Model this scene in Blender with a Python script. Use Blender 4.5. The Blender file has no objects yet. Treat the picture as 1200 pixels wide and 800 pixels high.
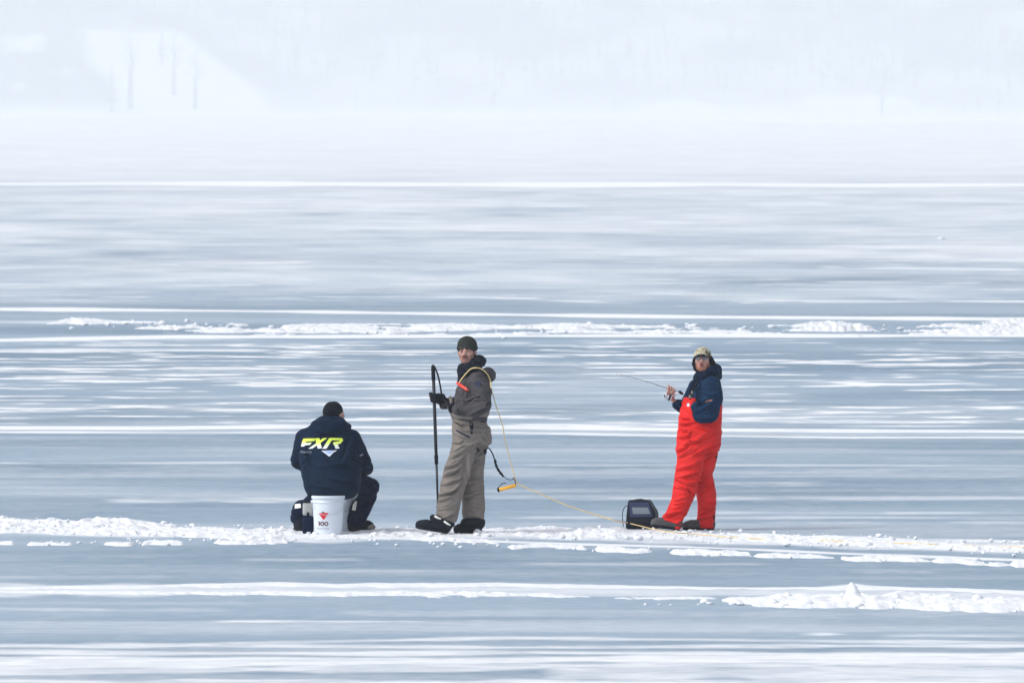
import bpy, math, random
import numpy as np
from mathutils import Vector, Matrix
from mathutils.bvhtree import BVHTree

random.seed(7); np.random.seed(7)
S = bpy.context.scene
C = S.collection

# ---------------------------------------------------------------- camera, world, sun, exposure
CAM_H = 3.976          # metres above the ice
FPX = 12500.0          # focal length in photo pixels (1200 wide)
HOR = 128.0            # row of the horizon in the photograph
cam_d = bpy.data.cameras.new('camera'); cam = bpy.data.objects.new('camera', cam_d); C.objects.link(cam)
cam_d.sensor_width = 36.0
cam_d.lens = 36.0 * FPX / 1200.0
cam_d.clip_start = 1.0; cam_d.clip_end = 60000
cam.location = (0, 0, CAM_H)
cam.rotation_euler = (math.pi/2 - math.atan((400-HOR)/FPX), 0, 0)
cam_d.dof.use_dof = True; cam_d.dof.focus_distance = 100.0; cam_d.dof.aperture_fstop = 14.0
S.camera = cam

w = bpy.data.worlds.new('World'); S.world = w; w.use_nodes = True
nt = w.node_tree; nt.nodes.clear()
sky = nt.nodes.new('ShaderNodeTexSky'); sky.sky_type = 'NISHITA'; sky.sun_disc = False
SUN_EL, SUN_ROT = math.radians(44), math.radians(248)
sky.sun_elevation = SUN_EL; sky.sun_rotation = SUN_ROT
sky.air_density = 1.0; sky.dust_density = 3.0; sky.ozone_density = 1.0
hsv = nt.nodes.new('ShaderNodeHueSaturation'); hsv.inputs['Saturation'].default_value = 0.33
bg = nt.nodes.new('ShaderNodeBackground'); bg.inputs['Strength'].default_value = 0.145
wo = nt.nodes.new('ShaderNodeOutputWorld')
nt.links.new(sky.outputs[0], hsv.inputs['Color']); nt.links.new(hsv.outputs[0], bg.inputs[0]); nt.links.new(bg.outputs[0], wo.inputs[0])

sd = bpy.data.lights.new('sun', 'SUN'); so = bpy.data.objects.new('sun', sd); C.objects.link(so)
sd.energy = 1.0; sd.angle = math.radians(20); sd.color = (1, .975, .94)
sdir = Vector((math.sin(SUN_ROT)*math.cos(SUN_EL), math.cos(SUN_ROT)*math.cos(SUN_EL), math.sin(SUN_EL)))
so.rotation_euler = sdir.to_track_quat('Z', 'Y').to_euler()
so.location = (0, 50, 60)

S.view_settings.view_transform = 'Standard'; S.view_settings.look = 'None'
S.view_settings.exposure = 0.40; S.view_settings.gamma = 1.0
S.cycles.volume_bounces = 1; S.cycles.max_bounces = 6

# ---------------------------------------------------------------- helpers
def ground(px, py):                       # a photo pixel as a place on the ice (z = 0)
    a = (py - HOR) / FPX
    Y = CAM_H / a
    return np.array([(px-600)/FPX*Y, Y, 0.0])

def tag(o, label=None, cat=None, group=None, kind=None):
    if label: o['label'] = label
    if cat: o['category'] = cat
    if group: o['group'] = group
    if kind: o['kind'] = kind
    return o

def empty(name, loc, rz=0):
    o = bpy.data.objects.new(name, None); C.objects.link(o); o.location = loc; o.rotation_euler = (0, 0, rz)
    o.empty_display_size = .1
    return o

def link(name, verts, faces, m, parent=None, smooth=True, attrs=None):
    me = bpy.data.meshes.new(name)
    if isinstance(verts, np.ndarray) and isinstance(faces, np.ndarray):
        nv, nf, k = len(verts), len(faces), faces.shape[1]
        me.vertices.add(nv); me.vertices.foreach_set('co', verts.astype(np.float32).ravel())
        me.loops.add(nf*k); me.loops.foreach_set('vertex_index', faces.astype(np.int32).ravel())
        me.polygons.add(nf); me.polygons.foreach_set('loop_start', np.arange(0, nf*k, k, dtype=np.int32))
        me.update(calc_edges=True)
    else:
        me.from_pydata([tuple(v) for v in verts], [], [tuple(int(i) for i in f) for f in faces]); me.update()
    if smooth:
        me.polygons.foreach_set('use_smooth', np.ones(len(me.polygons), dtype=bool))
    if attrs:
        for an, av in attrs.items():
            at = me.attributes.new(an, 'FLOAT', 'POINT'); at.data.foreach_set('value', np.asarray(av, dtype=np.float32))
    if m: me.materials.append(m)
    o = bpy.data.objects.new(name, me); C.objects.link(o)
    if parent: o.parent = parent
    return o

# value noise, vectorised
def _hash(ix, iy, iz, seed):
    h = (ix*374761393 + iy*668265263 + iz*2147483647 + seed*1442695041) & 0xffffffff
    h = ((h ^ (h >> 13)) * 1274126177) & 0xffffffff
    h = (h ^ (h >> 16)) & 0xffffffff
    h = (h * 2246822519) & 0xffffffff
    return ((h ^ (h >> 15)) & 0xffffff) / float(0xffffff)

def vnoise(x, y, z=None, seed=0):
    x = np.asarray(x, dtype=np.float64); y = np.asarray(y, dtype=np.float64)
    ix = np.floor(x).astype(np.int64); iy = np.floor(y).astype(np.int64)
    fx = x-ix; fy = y-iy; fx = fx*fx*(3-2*fx); fy = fy*fy*(3-2*fy)
    if z is None:
        o = np.zeros_like(ix)
        a = _hash(ix, iy, o, seed); b = _hash(ix+1, iy, o, seed); c = _hash(ix, iy+1, o, seed); d = _hash(ix+1, iy+1, o, seed)
        return (a*(1-fx)+b*fx)*(1-fy) + (c*(1-fx)+d*fx)*fy
    z = np.asarray(z, dtype=np.float64); iz = np.floor(z).astype(np.int64); fz = z-iz; fz = fz*fz*(3-2*fz)
    r = 0
    for dz, wz in ((0, 1-fz), (1, fz)):
        a = _hash(ix, iy, iz+dz, seed); b = _hash(ix+1, iy, iz+dz, seed); c = _hash(ix, iy+1, iz+dz, seed); d = _hash(ix+1, iy+1, iz+dz, seed)
        r = r + wz*((a*(1-fx)+b*fx)*(1-fy) + (c*(1-fx)+d*fx)*fy)
    return r

def fbm(x, y, z=None, octs=4, seed=0, gain=.5):
    t = 0; a = 1; s = 0
    for o in range(octs):
        k = 2.03**o
        t = t + a*vnoise(x*k+17.3*o, y*k-9.1*o, None if z is None else z*k+4.7*o, seed+o); s += a; a *= gain
    return t/s

# ---------------------------------------------------------------- materials
def mat(name, col, rough=.8, spec=.3, metal=0., var=.0, vscale=20., bump=0., bscale=60., emit=None, sheen=0.):
    m = bpy.data.materials.new(name); m.use_nodes = True
    n = m.node_tree; b = n.nodes['Principled BSDF']
    b.inputs['Base Color'].default_value = (*col, 1); b.inputs['Roughness'].default_value = rough
    b.inputs['Specular IOR Level'].default_value = spec; b.inputs['Metallic'].default_value = metal
    if sheen: b.inputs['Sheen Weight'].default_value = sheen
    if emit:
        b.inputs['Emission Color'].default_value = (*emit[:3], 1); b.inputs['Emission Strength'].default_value = emit[3]
    if var or bump:
        tc = n.nodes.new('ShaderNodeTexCoord')
    if var:
        no = n.nodes.new('ShaderNodeTexNoise'); no.inputs['Scale'].default_value = vscale; no.inputs['Detail'].default_value = 5
        mr = n.nodes.new('ShaderNodeMapRange'); mr.inputs['From Min'].default_value = .3; mr.inputs['From Max'].default_value = .7
        mr.inputs['To Min'].default_value = 1-var; mr.inputs['To Max'].default_value = 1+var
        mx = n.nodes.new('ShaderNodeVectorMath'); mx.operation = 'SCALE'; mx.inputs[0].default_value = col
        n.links.new(tc.outputs['Object'], no.inputs['Vector']); n.links.new(no.outputs[0], mr.inputs['Value'])
        n.links.new(mr.outputs[0], mx.inputs['Scale']); n.links.new(mx.outputs[0], b.inputs['Base Color'])
    if bump:
        n2 = n.nodes.new('ShaderNodeTexNoise'); n2.inputs['Scale'].default_value = bscale; n2.inputs['Detail'].default_value = 4
        bp = n.nodes.new('ShaderNodeBump'); bp.inputs['Strength'].default_value = bump; bp.inputs['Distance'].default_value = .01
        n.links.new(tc.outputs['Object'], n2.inputs['Vector']); n.links.new(n2.outputs[0], bp.inputs['Height']); n.links.new(bp.outputs[0], b.inputs['Normal'])
    return m

M = {}
M['snow'] = mat('snow', (.80, .825, .865), .7, .25, var=.05, vscale=6, bump=.5, bscale=40)
M['navy_pants'] = mat('navy_cloth', (.004, .010, .034), .8, .08, var=.25, bump=.3, bscale=90)
M['navy_coat'] = mat('dark_navy_shell', (.002, .012, .034), .7, .08, var=.3, vscale=12, bump=.25, bscale=70)
M['blue_coat'] = mat('navy_blue_shell', (.003, .022, .062), .7, .08, var=.15, vscale=12, bump=.25, bscale=70)
M['charcoal'] = mat('charcoal_shell', (.066, .062, .068), .85, .1, var=.15, vscale=16, bump=.3, bscale=80)
M['dark_charcoal'] = mat('dark_fleece', (.010, .013, .022), .9, .08, var=.2, bump=.4, bscale=120)
M['taupe'] = mat('taupe_canvas', (.190, .168, .152), .85, .1, var=.12, vscale=14, bump=.3, bscale=90)
M['red'] = mat('red_oilskin', (.68, .016, .014), .6, .15, var=.10, vscale=9, bump=.2, bscale=60)
M['skin'] = mat('skin', (.50, .27, .22), .55, .35, var=.12, vscale=30)
M['lip'] = mat('lip', (.26, .07, .08), .5, .35)
M['black'] = mat('black_rubber', (.006, .009, .016), .7, .15, var=.2, bump=.2)
M['black_knit'] = mat('black_knit', (.008, .010, .016), .95, .1, bump=.5, bscale=150)
M['olive_knit'] = mat('olive_knit', (.032, .036, .033), .95, .05, var=.25, vscale=50, bump=.6, bscale=160)
M['hair'] = mat('dark_hair', (.009, .008, .011), .85, .08, var=.3, bump=.6, bscale=140)
M['beard'] = mat('ginger_stubble', (.33, .15, .10), .8, .2, var=.3, vscale=120, bump=.6, bscale=200)
M['grey_boot'] = mat('grey_boot', (.075, .08, .085), .7, .3, var=.25, vscale=25, bump=.3)
M['tan_boot'] = mat('tan_boot', (.24, .22, .19), .7, .3, var=.2, vscale=25, bump=.3)
M['white_plastic'] = mat('white_plastic', (.62, .68, .76), .35, .5, var=.03, vscale=8)
M['grey_plastic'] = mat('grey_plastic', (.36, .38, .38), .45, .4, var=.08, vscale=8)
M['reflective'] = mat('reflective_tape', (.75, .75, .70), .4, .5)
M['red_ink'] = mat('red_ink', (.62, .012, .02), .5, .4)
M['maroon_ink'] = mat('maroon_ink', (.10, .012, .02), .5, .4)
M['green_ink'] = mat('dark_green_ink', (.01, .04, .02), .5, .4)
M['grey_ink'] = mat('grey_ink', (.25, .28, .36), .6, .3)
M['pale_ink'] = mat('pale_blue_ink', (.36, .50, .82), .6, .3)
M['white_ink'] = mat('white_ink', (.75, .80, .88), .6, .3)
M['badge'] = mat('blue_badge', (.02, .028, .06), .7, .3)
M['yellow_rope'] = mat('yellow_rope', (.74, .57, .28), .85, .1, var=.15, vscale=40, bump=.6, bscale=200)
M['orange_grip'] = mat('orange_grip', (.80, .40, .03), .5, .4)
M['red_tape'] = mat('red_strip', (.90, .05, .03), .4, .4)
M['tape_highlight'] = mat('red_strip_highlight', (.95, .30, .24), .4, .4)
M['metal'] = mat('bright_metal', (.55, .58, .62), .3, .5, metal=.9)
M['steel'] = mat('dark_steel', (.02, .024, .035), .45, .5, metal=.3)
M['eye'] = mat('shaded_eye_white', (.22, .19, .18), .4, .3)  # darkened: shade under the brow is put into the eye colour
M['iris'] = mat('dark_iris', (.02, .013, .01), .3, .5)
M['screen'] = mat('grey_screen', (.17, .22, .26), .3, .4)
M['case'] = mat('black_fabric_case', (.003, .008, .018), .6, .2, bump=.4, bscale=80)
M['panel'] = mat('navy_panel', (.008, .022, .085), .4, .5)
M['lens_glass'] = mat('spectacle_lens', (.16, .20, .26), .15, .6)

# camouflage cap cloth
def camo():
    m = mat('camouflage_cloth', (.5, .45, .33), .9, .15)
    n = m.node_tree; b = n.nodes['Principled BSDF']
    tc = n.nodes.new('ShaderNodeTexCoord'); no = n.nodes.new('ShaderNodeTexNoise'); no.inputs['Scale'].default_value = 26; no.inputs['Detail'].default_value = 3
    cr = n.nodes.new('ShaderNodeValToRGB'); cr.color_ramp.interpolation = 'CONSTANT'
    e = cr.color_ramp.elements; e[0].position = 0; e[0].color = (.12, .105, .075, 1); e[1].position = .44; e[1].color = (.40, .37, .27, 1)
    x = e.new(.53); x.color = (.56, .53, .41, 1); x = e.new(.60); x.color = (.22, .19, .13, 1)
    n.links.new(tc.outputs['Object'], no.inputs['Vector']); n.links.new(no.outputs[0], cr.inputs[0]); n.links.new(cr.outputs[0], b.inputs['Base Color'])
    return m
M['camo'] = camo()

# yellow-green print fading to white towards the foot of the letters (printed gradient)
def logo_mat():
    m = mat('yellow_green_print', (.7, .85, .2), .6, .3)
    n = m.node_tree; b = n.nodes['Principled BSDF']
    tc = n.nodes.new('ShaderNodeTexCoord'); sp = n.nodes.new('ShaderNodeSeparateXYZ')
    cr = n.nodes.new('ShaderNodeValToRGB'); e = cr.color_ramp.elements
    e[0].position = .15; e[0].color = (.80, .84, .86, 1); e[1].position = .60; e[1].color = (.72, .88, .10, 1)
    n.links.new(tc.outputs['Generated'], sp.inputs[0]); n.links.new(sp.outputs['Z'], cr.inputs[0]); n.links.new(cr.outputs[0], b.inputs['Base Color'])
    return m
M['logo'] = logo_mat()

# lake ice with wind-blown snow lying on it: the amount of snow comes with the surface
def ice_mat():
    m = bpy.data.materials.new('lake_ice'); m.use_nodes = True
    n = m.node_tree; b = n.nodes['Principled BSDF']
    at = n.nodes.new('ShaderNodeAttribute'); at.attribute_name = 'snow'
    a2 = n.nodes.new('ShaderNodeAttribute'); a2.attribute_name = 'tone'
    geo = n.nodes.new('ShaderNodeNewGeometry')
    no = n.nodes.new('ShaderNodeTexNoise'); no.inputs['Scale'].default_value = 5.; no.inputs['Detail'].default_value = 4
    n.links.new(geo.outputs['Position'], no.inputs['Vector'])
    mr = n.nodes.new('ShaderNodeMapRange'); mr.inputs['To Min'].default_value = -.10; mr.inputs['To Max'].default_value = .10
    mr.inputs['From Min'].default_value = .3; mr.inputs['From Max'].default_value = .7
    n.links.new(no.outputs[0], mr.inputs['Value'])
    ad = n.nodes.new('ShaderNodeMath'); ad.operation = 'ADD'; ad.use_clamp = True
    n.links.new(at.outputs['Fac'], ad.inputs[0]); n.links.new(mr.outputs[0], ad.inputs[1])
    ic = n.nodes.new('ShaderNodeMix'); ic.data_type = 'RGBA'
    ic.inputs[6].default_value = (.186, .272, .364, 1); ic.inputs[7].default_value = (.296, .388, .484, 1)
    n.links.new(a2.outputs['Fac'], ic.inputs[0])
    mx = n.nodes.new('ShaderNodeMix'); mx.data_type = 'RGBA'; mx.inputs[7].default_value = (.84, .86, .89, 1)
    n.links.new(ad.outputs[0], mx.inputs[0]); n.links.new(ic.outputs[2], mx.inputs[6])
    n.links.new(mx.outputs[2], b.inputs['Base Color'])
    rr = n.nodes.new('ShaderNodeMapRange'); rr.inputs['To Min'].default_value = .55; rr.inputs['To Max'].default_value = .85
    n.links.new(ad.outputs[0], rr.inputs['Value']); n.links.new(rr.outputs[0], b.inputs['Roughness'])
    b.inputs['Specular IOR Level'].default_value = .12
    return m
M['ice'] = ice_mat()

# ---------------------------------------------------------------- the lake
def interp(x, pts):
    xs = [p[0] for p in pts]; ys = [p[1] for p in pts]
    return np.interp(x, xs, ys)

def sstep(a, b, x):
    t = np.clip((x-a)/(b-a), 0, 1); return t*t*(3-2*t)

def make_lake():
    rows = np.concatenate([np.linspace(130.3, 140, 30), np.arange(140.8, 860, .8)])
    rows = np.concatenate([[HOR+FPX*CAM_H/24000.0], rows])
    NX = 520
    us = np.linspace(-420, 1620, NX)
    Y = CAM_H*FPX/(rows-HOR)
    PX, PY = np.meshgrid(us, rows)
    YY = np.repeat(Y[:, None], NX, 1); XX = (PX-600)/FPX*YY
    # soft patches of blown snow, sizes in metres
    wx = XX + .9*(fbm(XX*.35, YY*.06, octs=2, seed=71)-.5); wy = YY
    n1 = fbm(wx*.62, wy*1.15, octs=4, seed=3)            # streaky patches near the people
    n2 = fbm(XX*.16, YY*.045, octs=4, seed=11)          # broad mottling far out
    n3 = fbm(XX*1.4, YY*2.0, octs=3, seed=23)
    n4 = fbm(XX*.10, YY*.55, octs=3, seed=37)           # faint long bands
    snow = np.zeros_like(PX)
    # snow density by distance; the whitening far out also paints haze into the colour
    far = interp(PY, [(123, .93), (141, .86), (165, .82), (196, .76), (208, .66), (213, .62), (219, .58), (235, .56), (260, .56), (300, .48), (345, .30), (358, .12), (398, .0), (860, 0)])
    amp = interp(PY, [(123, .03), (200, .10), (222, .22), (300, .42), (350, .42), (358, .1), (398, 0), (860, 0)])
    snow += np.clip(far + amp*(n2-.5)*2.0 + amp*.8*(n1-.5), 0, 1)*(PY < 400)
    hi = sstep(.58, .66, n1*.6+n3*.25+n2*.15)*interp(PY, [(220, 0), (250, .25), (350, .35), (357, 0), (400, 0), (860, 0)])
    snow = np.maximum(snow, hi+snow*.5)
    # zone of many short streaks
    zone = interp(PY, [(396, 0), (402, 1), (490, 1), (499, .8), (501, 0)])*(PY < 501)
    s = n1*.68+n3*.32
    snow = np.maximum(snow, zone*(1.0*sstep(.545, .66, s)*(.55+.45*sstep(.4,.6,n3)) + .28*sstep(.42, .62, n2*.5+n1*.5)))
    # quiet ice with faint bands
    q = interp(PY, [(508, 0), (514, 1), (604, 1), (642, 1), (682, 1), (740, 1), (860, 1)])*(PY > 508)
    snow = np.maximum(snow, q*(.20*sstep(.50, .74, n4)+.10*sstep(.40, .75, n1)+.05*n3))
    # drawn bands: (points x,y), half thickness px, strength, softness px, breakup
    def band(pts, th, st=1., soft=1.2, brk=.0, x0=-900, x1=2500, seed=0):
        nonlocal snow
        ys_ = [p[1] for p in pts]; r0 = np.searchsorted(rows, min(ys_)-th*2-soft*2-2); r1 = np.searchsorted(rows, max(ys_)+th*2+soft*2+2)
        if r1 <= r0: return
        px_, py_ = PX[r0:r1], PY[r0:r1]
        yc = interp(us, pts) + .6*(vnoise(us*.006, us*0+3, seed=seed)-.5)*2
        t = (th*(1 + .5*(vnoise(us*.013, us*0, seed=seed+5)-.5)*2))[None, :]
        d = np.abs(py_-yc[None, :])
        m = 1-sstep(t-soft*.5, t+soft, d)
        ex = sstep(x0-25, x0+25, us)*(1-sstep(x1-25, x1+25, us))
        if brk: m = m*(1-brk*(1-sstep(.38, .58, fbm(px_*.012, py_*.30, octs=3, seed=seed+9))))
        snow[r0:r1] = np.maximum(snow[r0:r1], m*st*ex[None, :])
    band([(0, 134.5), (1200, 140)], 3.5, 1., 2, seed=1)
    band([(0, 215), (600, 216.5), (1200, 217)], 2.2, 1., 1.5, seed=2)
    band([(0, 238), (1200, 236)], 2, .25, 4, .7, seed=300)
    band([(0, 271), (600, 286), (1200, 290)], 1.3, .65, 2, .7, seed=301)
    band([(0, 314), (400, 306), (1200, 316)], 1.3, .7, 1.5, .8, seed=302)
    band([(0, 333), (260, 334), (1200, 331)], 1.2, .65, 1.5, .8, seed=303)
    band([(0, 350), (560, 348), (800, 357), (900, 352), (1200, 353)], 1.2, .75, 1.2, .8, seed=304)
    band([(-400, 358), (0, 362), (400, 366), (800, 370.5), (1200, 374), (1600, 377)], 1.7, 1., .8, seed=3)
    band([(-400, 375), (0, 377), (160, 378)], 1.2, .7, 1, .3, x1=170, seed=3)
    band([(0, 398), (200, 394.5), (400, 394), (1200, 393), (1600, 394)], 1.6, 1., .8, seed=4)
    band([(0, 405), (300, 404)], 1.0, .75, 1, .3, x0=100, x1=300, seed=6)
    band([(0, 410.5), (300, 410)], 1.6, .8, 1, .2, x0=-100, x1=315, seed=7)
    band([(-400, 500), (0, 501.2), (600, 500), (800, 503), (1200, 506), (1600, 510)], 1.7, 1., 1., .10, seed=8)
    band([(-400, 504), (0, 505.5), (600, 507), (800, 511), (1200, 513), (1600, 518)], 1.0, .95, .8, .15, seed=9)
    band([(0, 503), (800, 507), (1200, 509)], 3.0, .35, 2, .2, seed=10)
    for (yy, a, x0, x1, t_) in ((524, .22, -400, 700, 1.0), (542, .62, -300, 380, .9), (545, .5, 600, 1500, .8), (553, .28, 400, 1500, 4), (566, .40, 790, 960, 2.0), (583, .5, 560, 1500, 1.6), (578, .30, -400, 330, 2.5), (586, .62, 130, 420, 3.0), (600, .55, 830, 1600, .8), (606, .45, 600, 1600, 1.2), (612, .5, 900, 1700, 1.0), (552, .25, -400, 300, 5)):
        band([(-400, yy-.5), (1600, yy+1)], t_, a, 1.5, .5, x0=x0, x1=x1, seed=int(yy))
    # trampled snow and lines in front of the people
    band([(-400, 610), (0, 616), (200, 624), (340, 628), (600, 627), (800, 631), (1000, 636), (1200, 641), (1600, 650)], 5.5, .9, 3, .35, x1=1700, seed=20)
    band([(200, 622), (340, 628), (500, 632), (800, 641), (1200, 656), (1700, 675)], 1.1, .95, .8, .05, x0=330, seed=21)
    for (yy, x0, x1, a) in ((660, 600, 900, .35), (668, 340, 600, .30), (655, 280, 420, .35), (669, 1000, 1100, .35), (676, -300, 200, .3), (663, 50, 300, .2)):
        band([(0, yy), (1200, yy+1)], 1.3, a, 2, .4, x0=x0, x1=x1, seed=int(yy)+2)
    band([(0, 691), (200, 691), (400, 690), (800, 693), (1200, 698)], 6.5, .66, 2.5, .2, seed=30)
    for (yy, x0, x1, a, t_) in ((699, -200, 40, .6, 1), (697, 90, 120, .8, 1), (706, -100, 300, .22, 2), (714, -100, 260, .35, 1.5), (728, 250, 505, .9, 1), (727, 555, 570, .9, 1.2), (718, 400, 1400, .25, 3), (735, 900, 1300, .3, 2), (742, 950, 985, .9, 1.4), (744, 1040, 1200, .5, 1.5), (740, -200, 500, .2, 3)):
        band([(0, yy), (1200, yy+1)], t_, a, 1.5, .3, x0=x0, x1=x1, seed=int(yy)+2)
    band([(-400, 756), (140, 757), (600, 747), (1200, 753)], 1.6, .75, 1.5, .35, seed=40)
    band([(-400, 752), (600, 759), (1200, 756)], 1.5, .8, 2, .25, x0=100, seed=41)
    band([(-400, 762), (0, 764), (400, 766), (600, 764), (1200, 768)], 2.2, .85, 2.5, .2, seed=42)
    band([(-400, 775), (0, 779), (400, 777), (800, 770), (1200, 769)], 4.2, .93, 3, .15, seed=43)
    band([(0, 772), (400, 773), (1200, 775)], 2.5, .9, 2, .2, seed=44)
    band([(0, 787), (400, 783), (800, 779), (1200, 778)], 3.2, .8, 3, .25, seed=45)
    band([(700, 788), (1200, 790)], 7, .75, 5, .25, x0=640, seed=46)
    band([(0, 800), (1200, 800)], 3.5, .85, 3, .35, seed=47)
    band([(0, 822), (1200, 818)], 9, .8, 6, .3, seed=48)
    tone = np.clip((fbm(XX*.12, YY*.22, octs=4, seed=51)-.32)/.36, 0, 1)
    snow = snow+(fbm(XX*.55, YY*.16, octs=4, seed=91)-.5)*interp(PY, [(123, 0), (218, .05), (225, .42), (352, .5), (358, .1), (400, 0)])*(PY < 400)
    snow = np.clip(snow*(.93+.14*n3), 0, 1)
    ZZ = np.zeros_like(XX)
    V = np.stack([XX, YY, ZZ], -1).reshape(-1, 3)
    R = len(rows); idx = np.arange(R*NX).reshape(R, NX)
    F = np.stack([idx[:-1, :-1], idx[1:, :-1], idx[1:, 1:], idx[:-1, 1:]], -1).reshape(-1, 4)
    sn = snow.ravel(); tn = tone.ravel()
    # widen: quiet ice well to the sides and behind the camera, joined edge to edge
    ex = []; exf = []; base = len(V)
    yl = Y
    for side in (0, NX-1):
        st = len(V)+len(ex)
        for r in range(R):
            ex.append(((-24000 if side == 0 else 24000), Y[r], 0))
        for r in range(R-1):
            a, b_ = idx[r, side], idx[r+1, side]; c, d = st+r+1, st+r
            exf.append((d, c, b_, a) if side == 0 else (a, b_, c, d))
    st = len(V)+len(ex)
    ex += [(-24000, -300, 0), (24000, -300, 0)]
    V2 = np.vstack([V, np.array(ex, dtype=float)])
    me_f = np.vstack([F, np.array(exf)])
    sn2 = np.concatenate([sn, np.full(len(ex), .45)]); tn2 = np.concatenate([tn, np.full(len(ex), .5)])
    # the near edge is joined by one wide strip to the ice behind the camera
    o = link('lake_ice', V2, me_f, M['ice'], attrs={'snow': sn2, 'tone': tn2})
    tag(o, kind='structure', label='frozen lake surface of grey blue ice streaked with wind blown snow')
    yb = Y[-1]
    xs = np.linspace(-60, 60, 121); V3 = []; F3 = []
    o2v = [(-24000, yb, 0), (-60, yb, 0), (60, yb, 0), (24000, yb, 0), (-24000, -300, 0), (-60, -300, 0), (60, -300, 0), (24000, -300, 0)]
    o2 = link('near_ice', o2v, [(4, 5, 1, 0), (5, 6, 2, 1), (6, 7, 3, 2)], M['ice'], smooth=False)
    at = o2.data.attributes.new('snow', 'FLOAT', 'POINT'); at.data.foreach_set('value', [.45]*8)
    at = o2.data.attributes.new('tone', 'FLOAT', 'POINT'); at.data.foreach_set('value', [.5]*8)
    tag(o2, kind='structure', label='bare lake ice in front of the picture')
make_lake()

# raised ridges of snow and broken crust: real relief, height in metres
def drift(name, pts, seed=0, lump=(.45, .35, .2), step=2.5, nv=60, smooth_h=0., holes=.0, label=None, flat=(), pw=.55, gainz=1.25):
    """pts: (x, y_far, y_near, height_px)"""
    x0, x1 = pts[0][0], pts[-1][0]
    us = np.arange(x0, x1+.1, step)
    yf = interp(us, [(p[0], p[1]) for p in pts]); yn = interp(us, [(p[0], p[2]) for p in pts]); hh = interp(us, [(p[0], p[3]) for p in pts])
    sp_ = yn-yf; wa = np.minimum(3.0, sp_*.45)
    yf = yf+(fbm(us*.025, us*0+seed, octs=4, seed=seed+60)-.5)*wa*1.2; yn = yn+(fbm(us*.035, us*0+seed, octs=4, seed=seed+70)-.5)*wa*2.0
    yn = np.maximum(yn, yf+.3)
    Yf = CAM_H*FPX/(yf-HOR); Yn = CAM_H*FPX/(yn-HOR)
    v = np.linspace(0, 1, nv)
    Y = Yn[:, None]+(Yf-Yn)[:, None]*v[None, :]
    Ym = (Yn+Yf)[:, None]*.5
    X = (us[:, None]-600)/FPX*Ym + 0*Y
    env = np.sin(np.pi*v)**pw
    wob = .75+.5*fbm(X*.7, Y*.0+seed, octs=3, seed=seed+40)
    H = hh[:, None]*Ym/FPX
    b1 = 1-np.abs(2*fbm(X*2.6, Y*1.8, octs=2, seed=seed)-1)*1.6
    b2 = 1-np.abs(2*fbm(X*7, Y*5, octs=2, seed=seed+3)-1)*1.6
    b3 = fbm(X*22, Y*16, octs=2, seed=seed+6)
    b4 = 1-np.abs(2*fbm(X*17+b1*.6, Y*11, octs=2, seed=seed+31)-1)*1.7
    rough = lump[0]*b1+lump[1]*b2+lump[2]*(.5*b3+.6*b4)
    hgt = env[None, :]*wob*(smooth_h+(1-smooth_h)*np.clip(rough, 0, 1.2))
    patch = fbm(X*.9, Y*.8, octs=3, seed=seed+12)
    hgt = hgt - holes*sstep(.62, .35, patch) - .16
    Z = H*hgt*gainz - .007
    for (fx, fw) in flat:            # trodden flat where something stands
        g = np.exp(-((us[:, None]-fx)/fw)**4)
        Z = Z*(1-.72*g)
    Z[:, 0] = -.02; Z[:, -1] = -.02; Z[0, :] = -.02; Z[-1, :] = -.02
    Z = np.maximum(Z, -.02)
    V = np.stack([X, Y, Z], -1).reshape(-1, 3)
    n0 = len(us); idx = np.arange(n0*nv).reshape(n0, nv)
    F = np.stack([idx[:-1, :-1], idx[1:, :-1], idx[1:, 1:], idx[:-1, 1:]], -1).reshape(-1, 4)
    keep = (V[F][:, :, 2] > -.0199).any(axis=1)
    F = F[keep]
    used = np.unique(F); remap = -np.ones(len(V), dtype=np.int64); remap[used] = np.arange(len(used))
    o = link(name, V[used], remap[F], M['snow'])
    tag(o, kind='stuff', label=label)
    return o

drift('snow_ridge', [(-500, 596, 618, 6), (0, 604.5, 625, 8), (60, 605, 627, 9), (135, 607, 630, 8), (200, 613, 634, 6), (300, 615, 638, 5), (345, 616, 635, 5), (430, 617, 633, 5), (500, 618, 632, 4),
      (600, 617, 633, 5), (640, 615, 634, 6), (720, 615, 634, 7), (790, 619, 634, 4.5), (900, 623, 638, 5), (1000, 627, 641, 4.5), (1120, 635, 645, 4.5), (1200, 639, 647, 3), (1700, 660, 672, 6)],
      seed=1, nv=130, step=1.8, lump=(.44, .38, .28), gainz=1.45, holes=.34, pw=.75, flat=((390, 50), (526, 42), (752, 22), (800, 42)), label='low ridge of broken snow crust running under the three anglers')
drift('snow_crust', [(-60, 636.5, 639.5, 0), (-30, 636.5, 639.5, 4), (15, 636.5, 640, 4), (18, 637, 639, 0), (30, 636.5, 639.5, 0), (36, 636.5, 640, 4), (82, 636.5, 640, 4), (86, 637, 639, 0), (120, 637, 639.5, 0), (124, 636.5, 640, 4), (155, 636.5, 640, 4), (159, 637, 639, 0), (165, 636, 639, 0), (169, 635.5, 639.5, 5), (213, 635.5, 639.5, 5), (217, 636, 639, 0), (248, 635, 638, 0), (256, 633, 638.5, 5), (335, 633, 638.5, 5), (340, 635, 638, 0)],
      seed=8, nv=18, step=1.4, smooth_h=.12, pw=1.1, lump=(.5, .45, .25), label='row of short snow crust dashes lying left of the white bucket')
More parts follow.
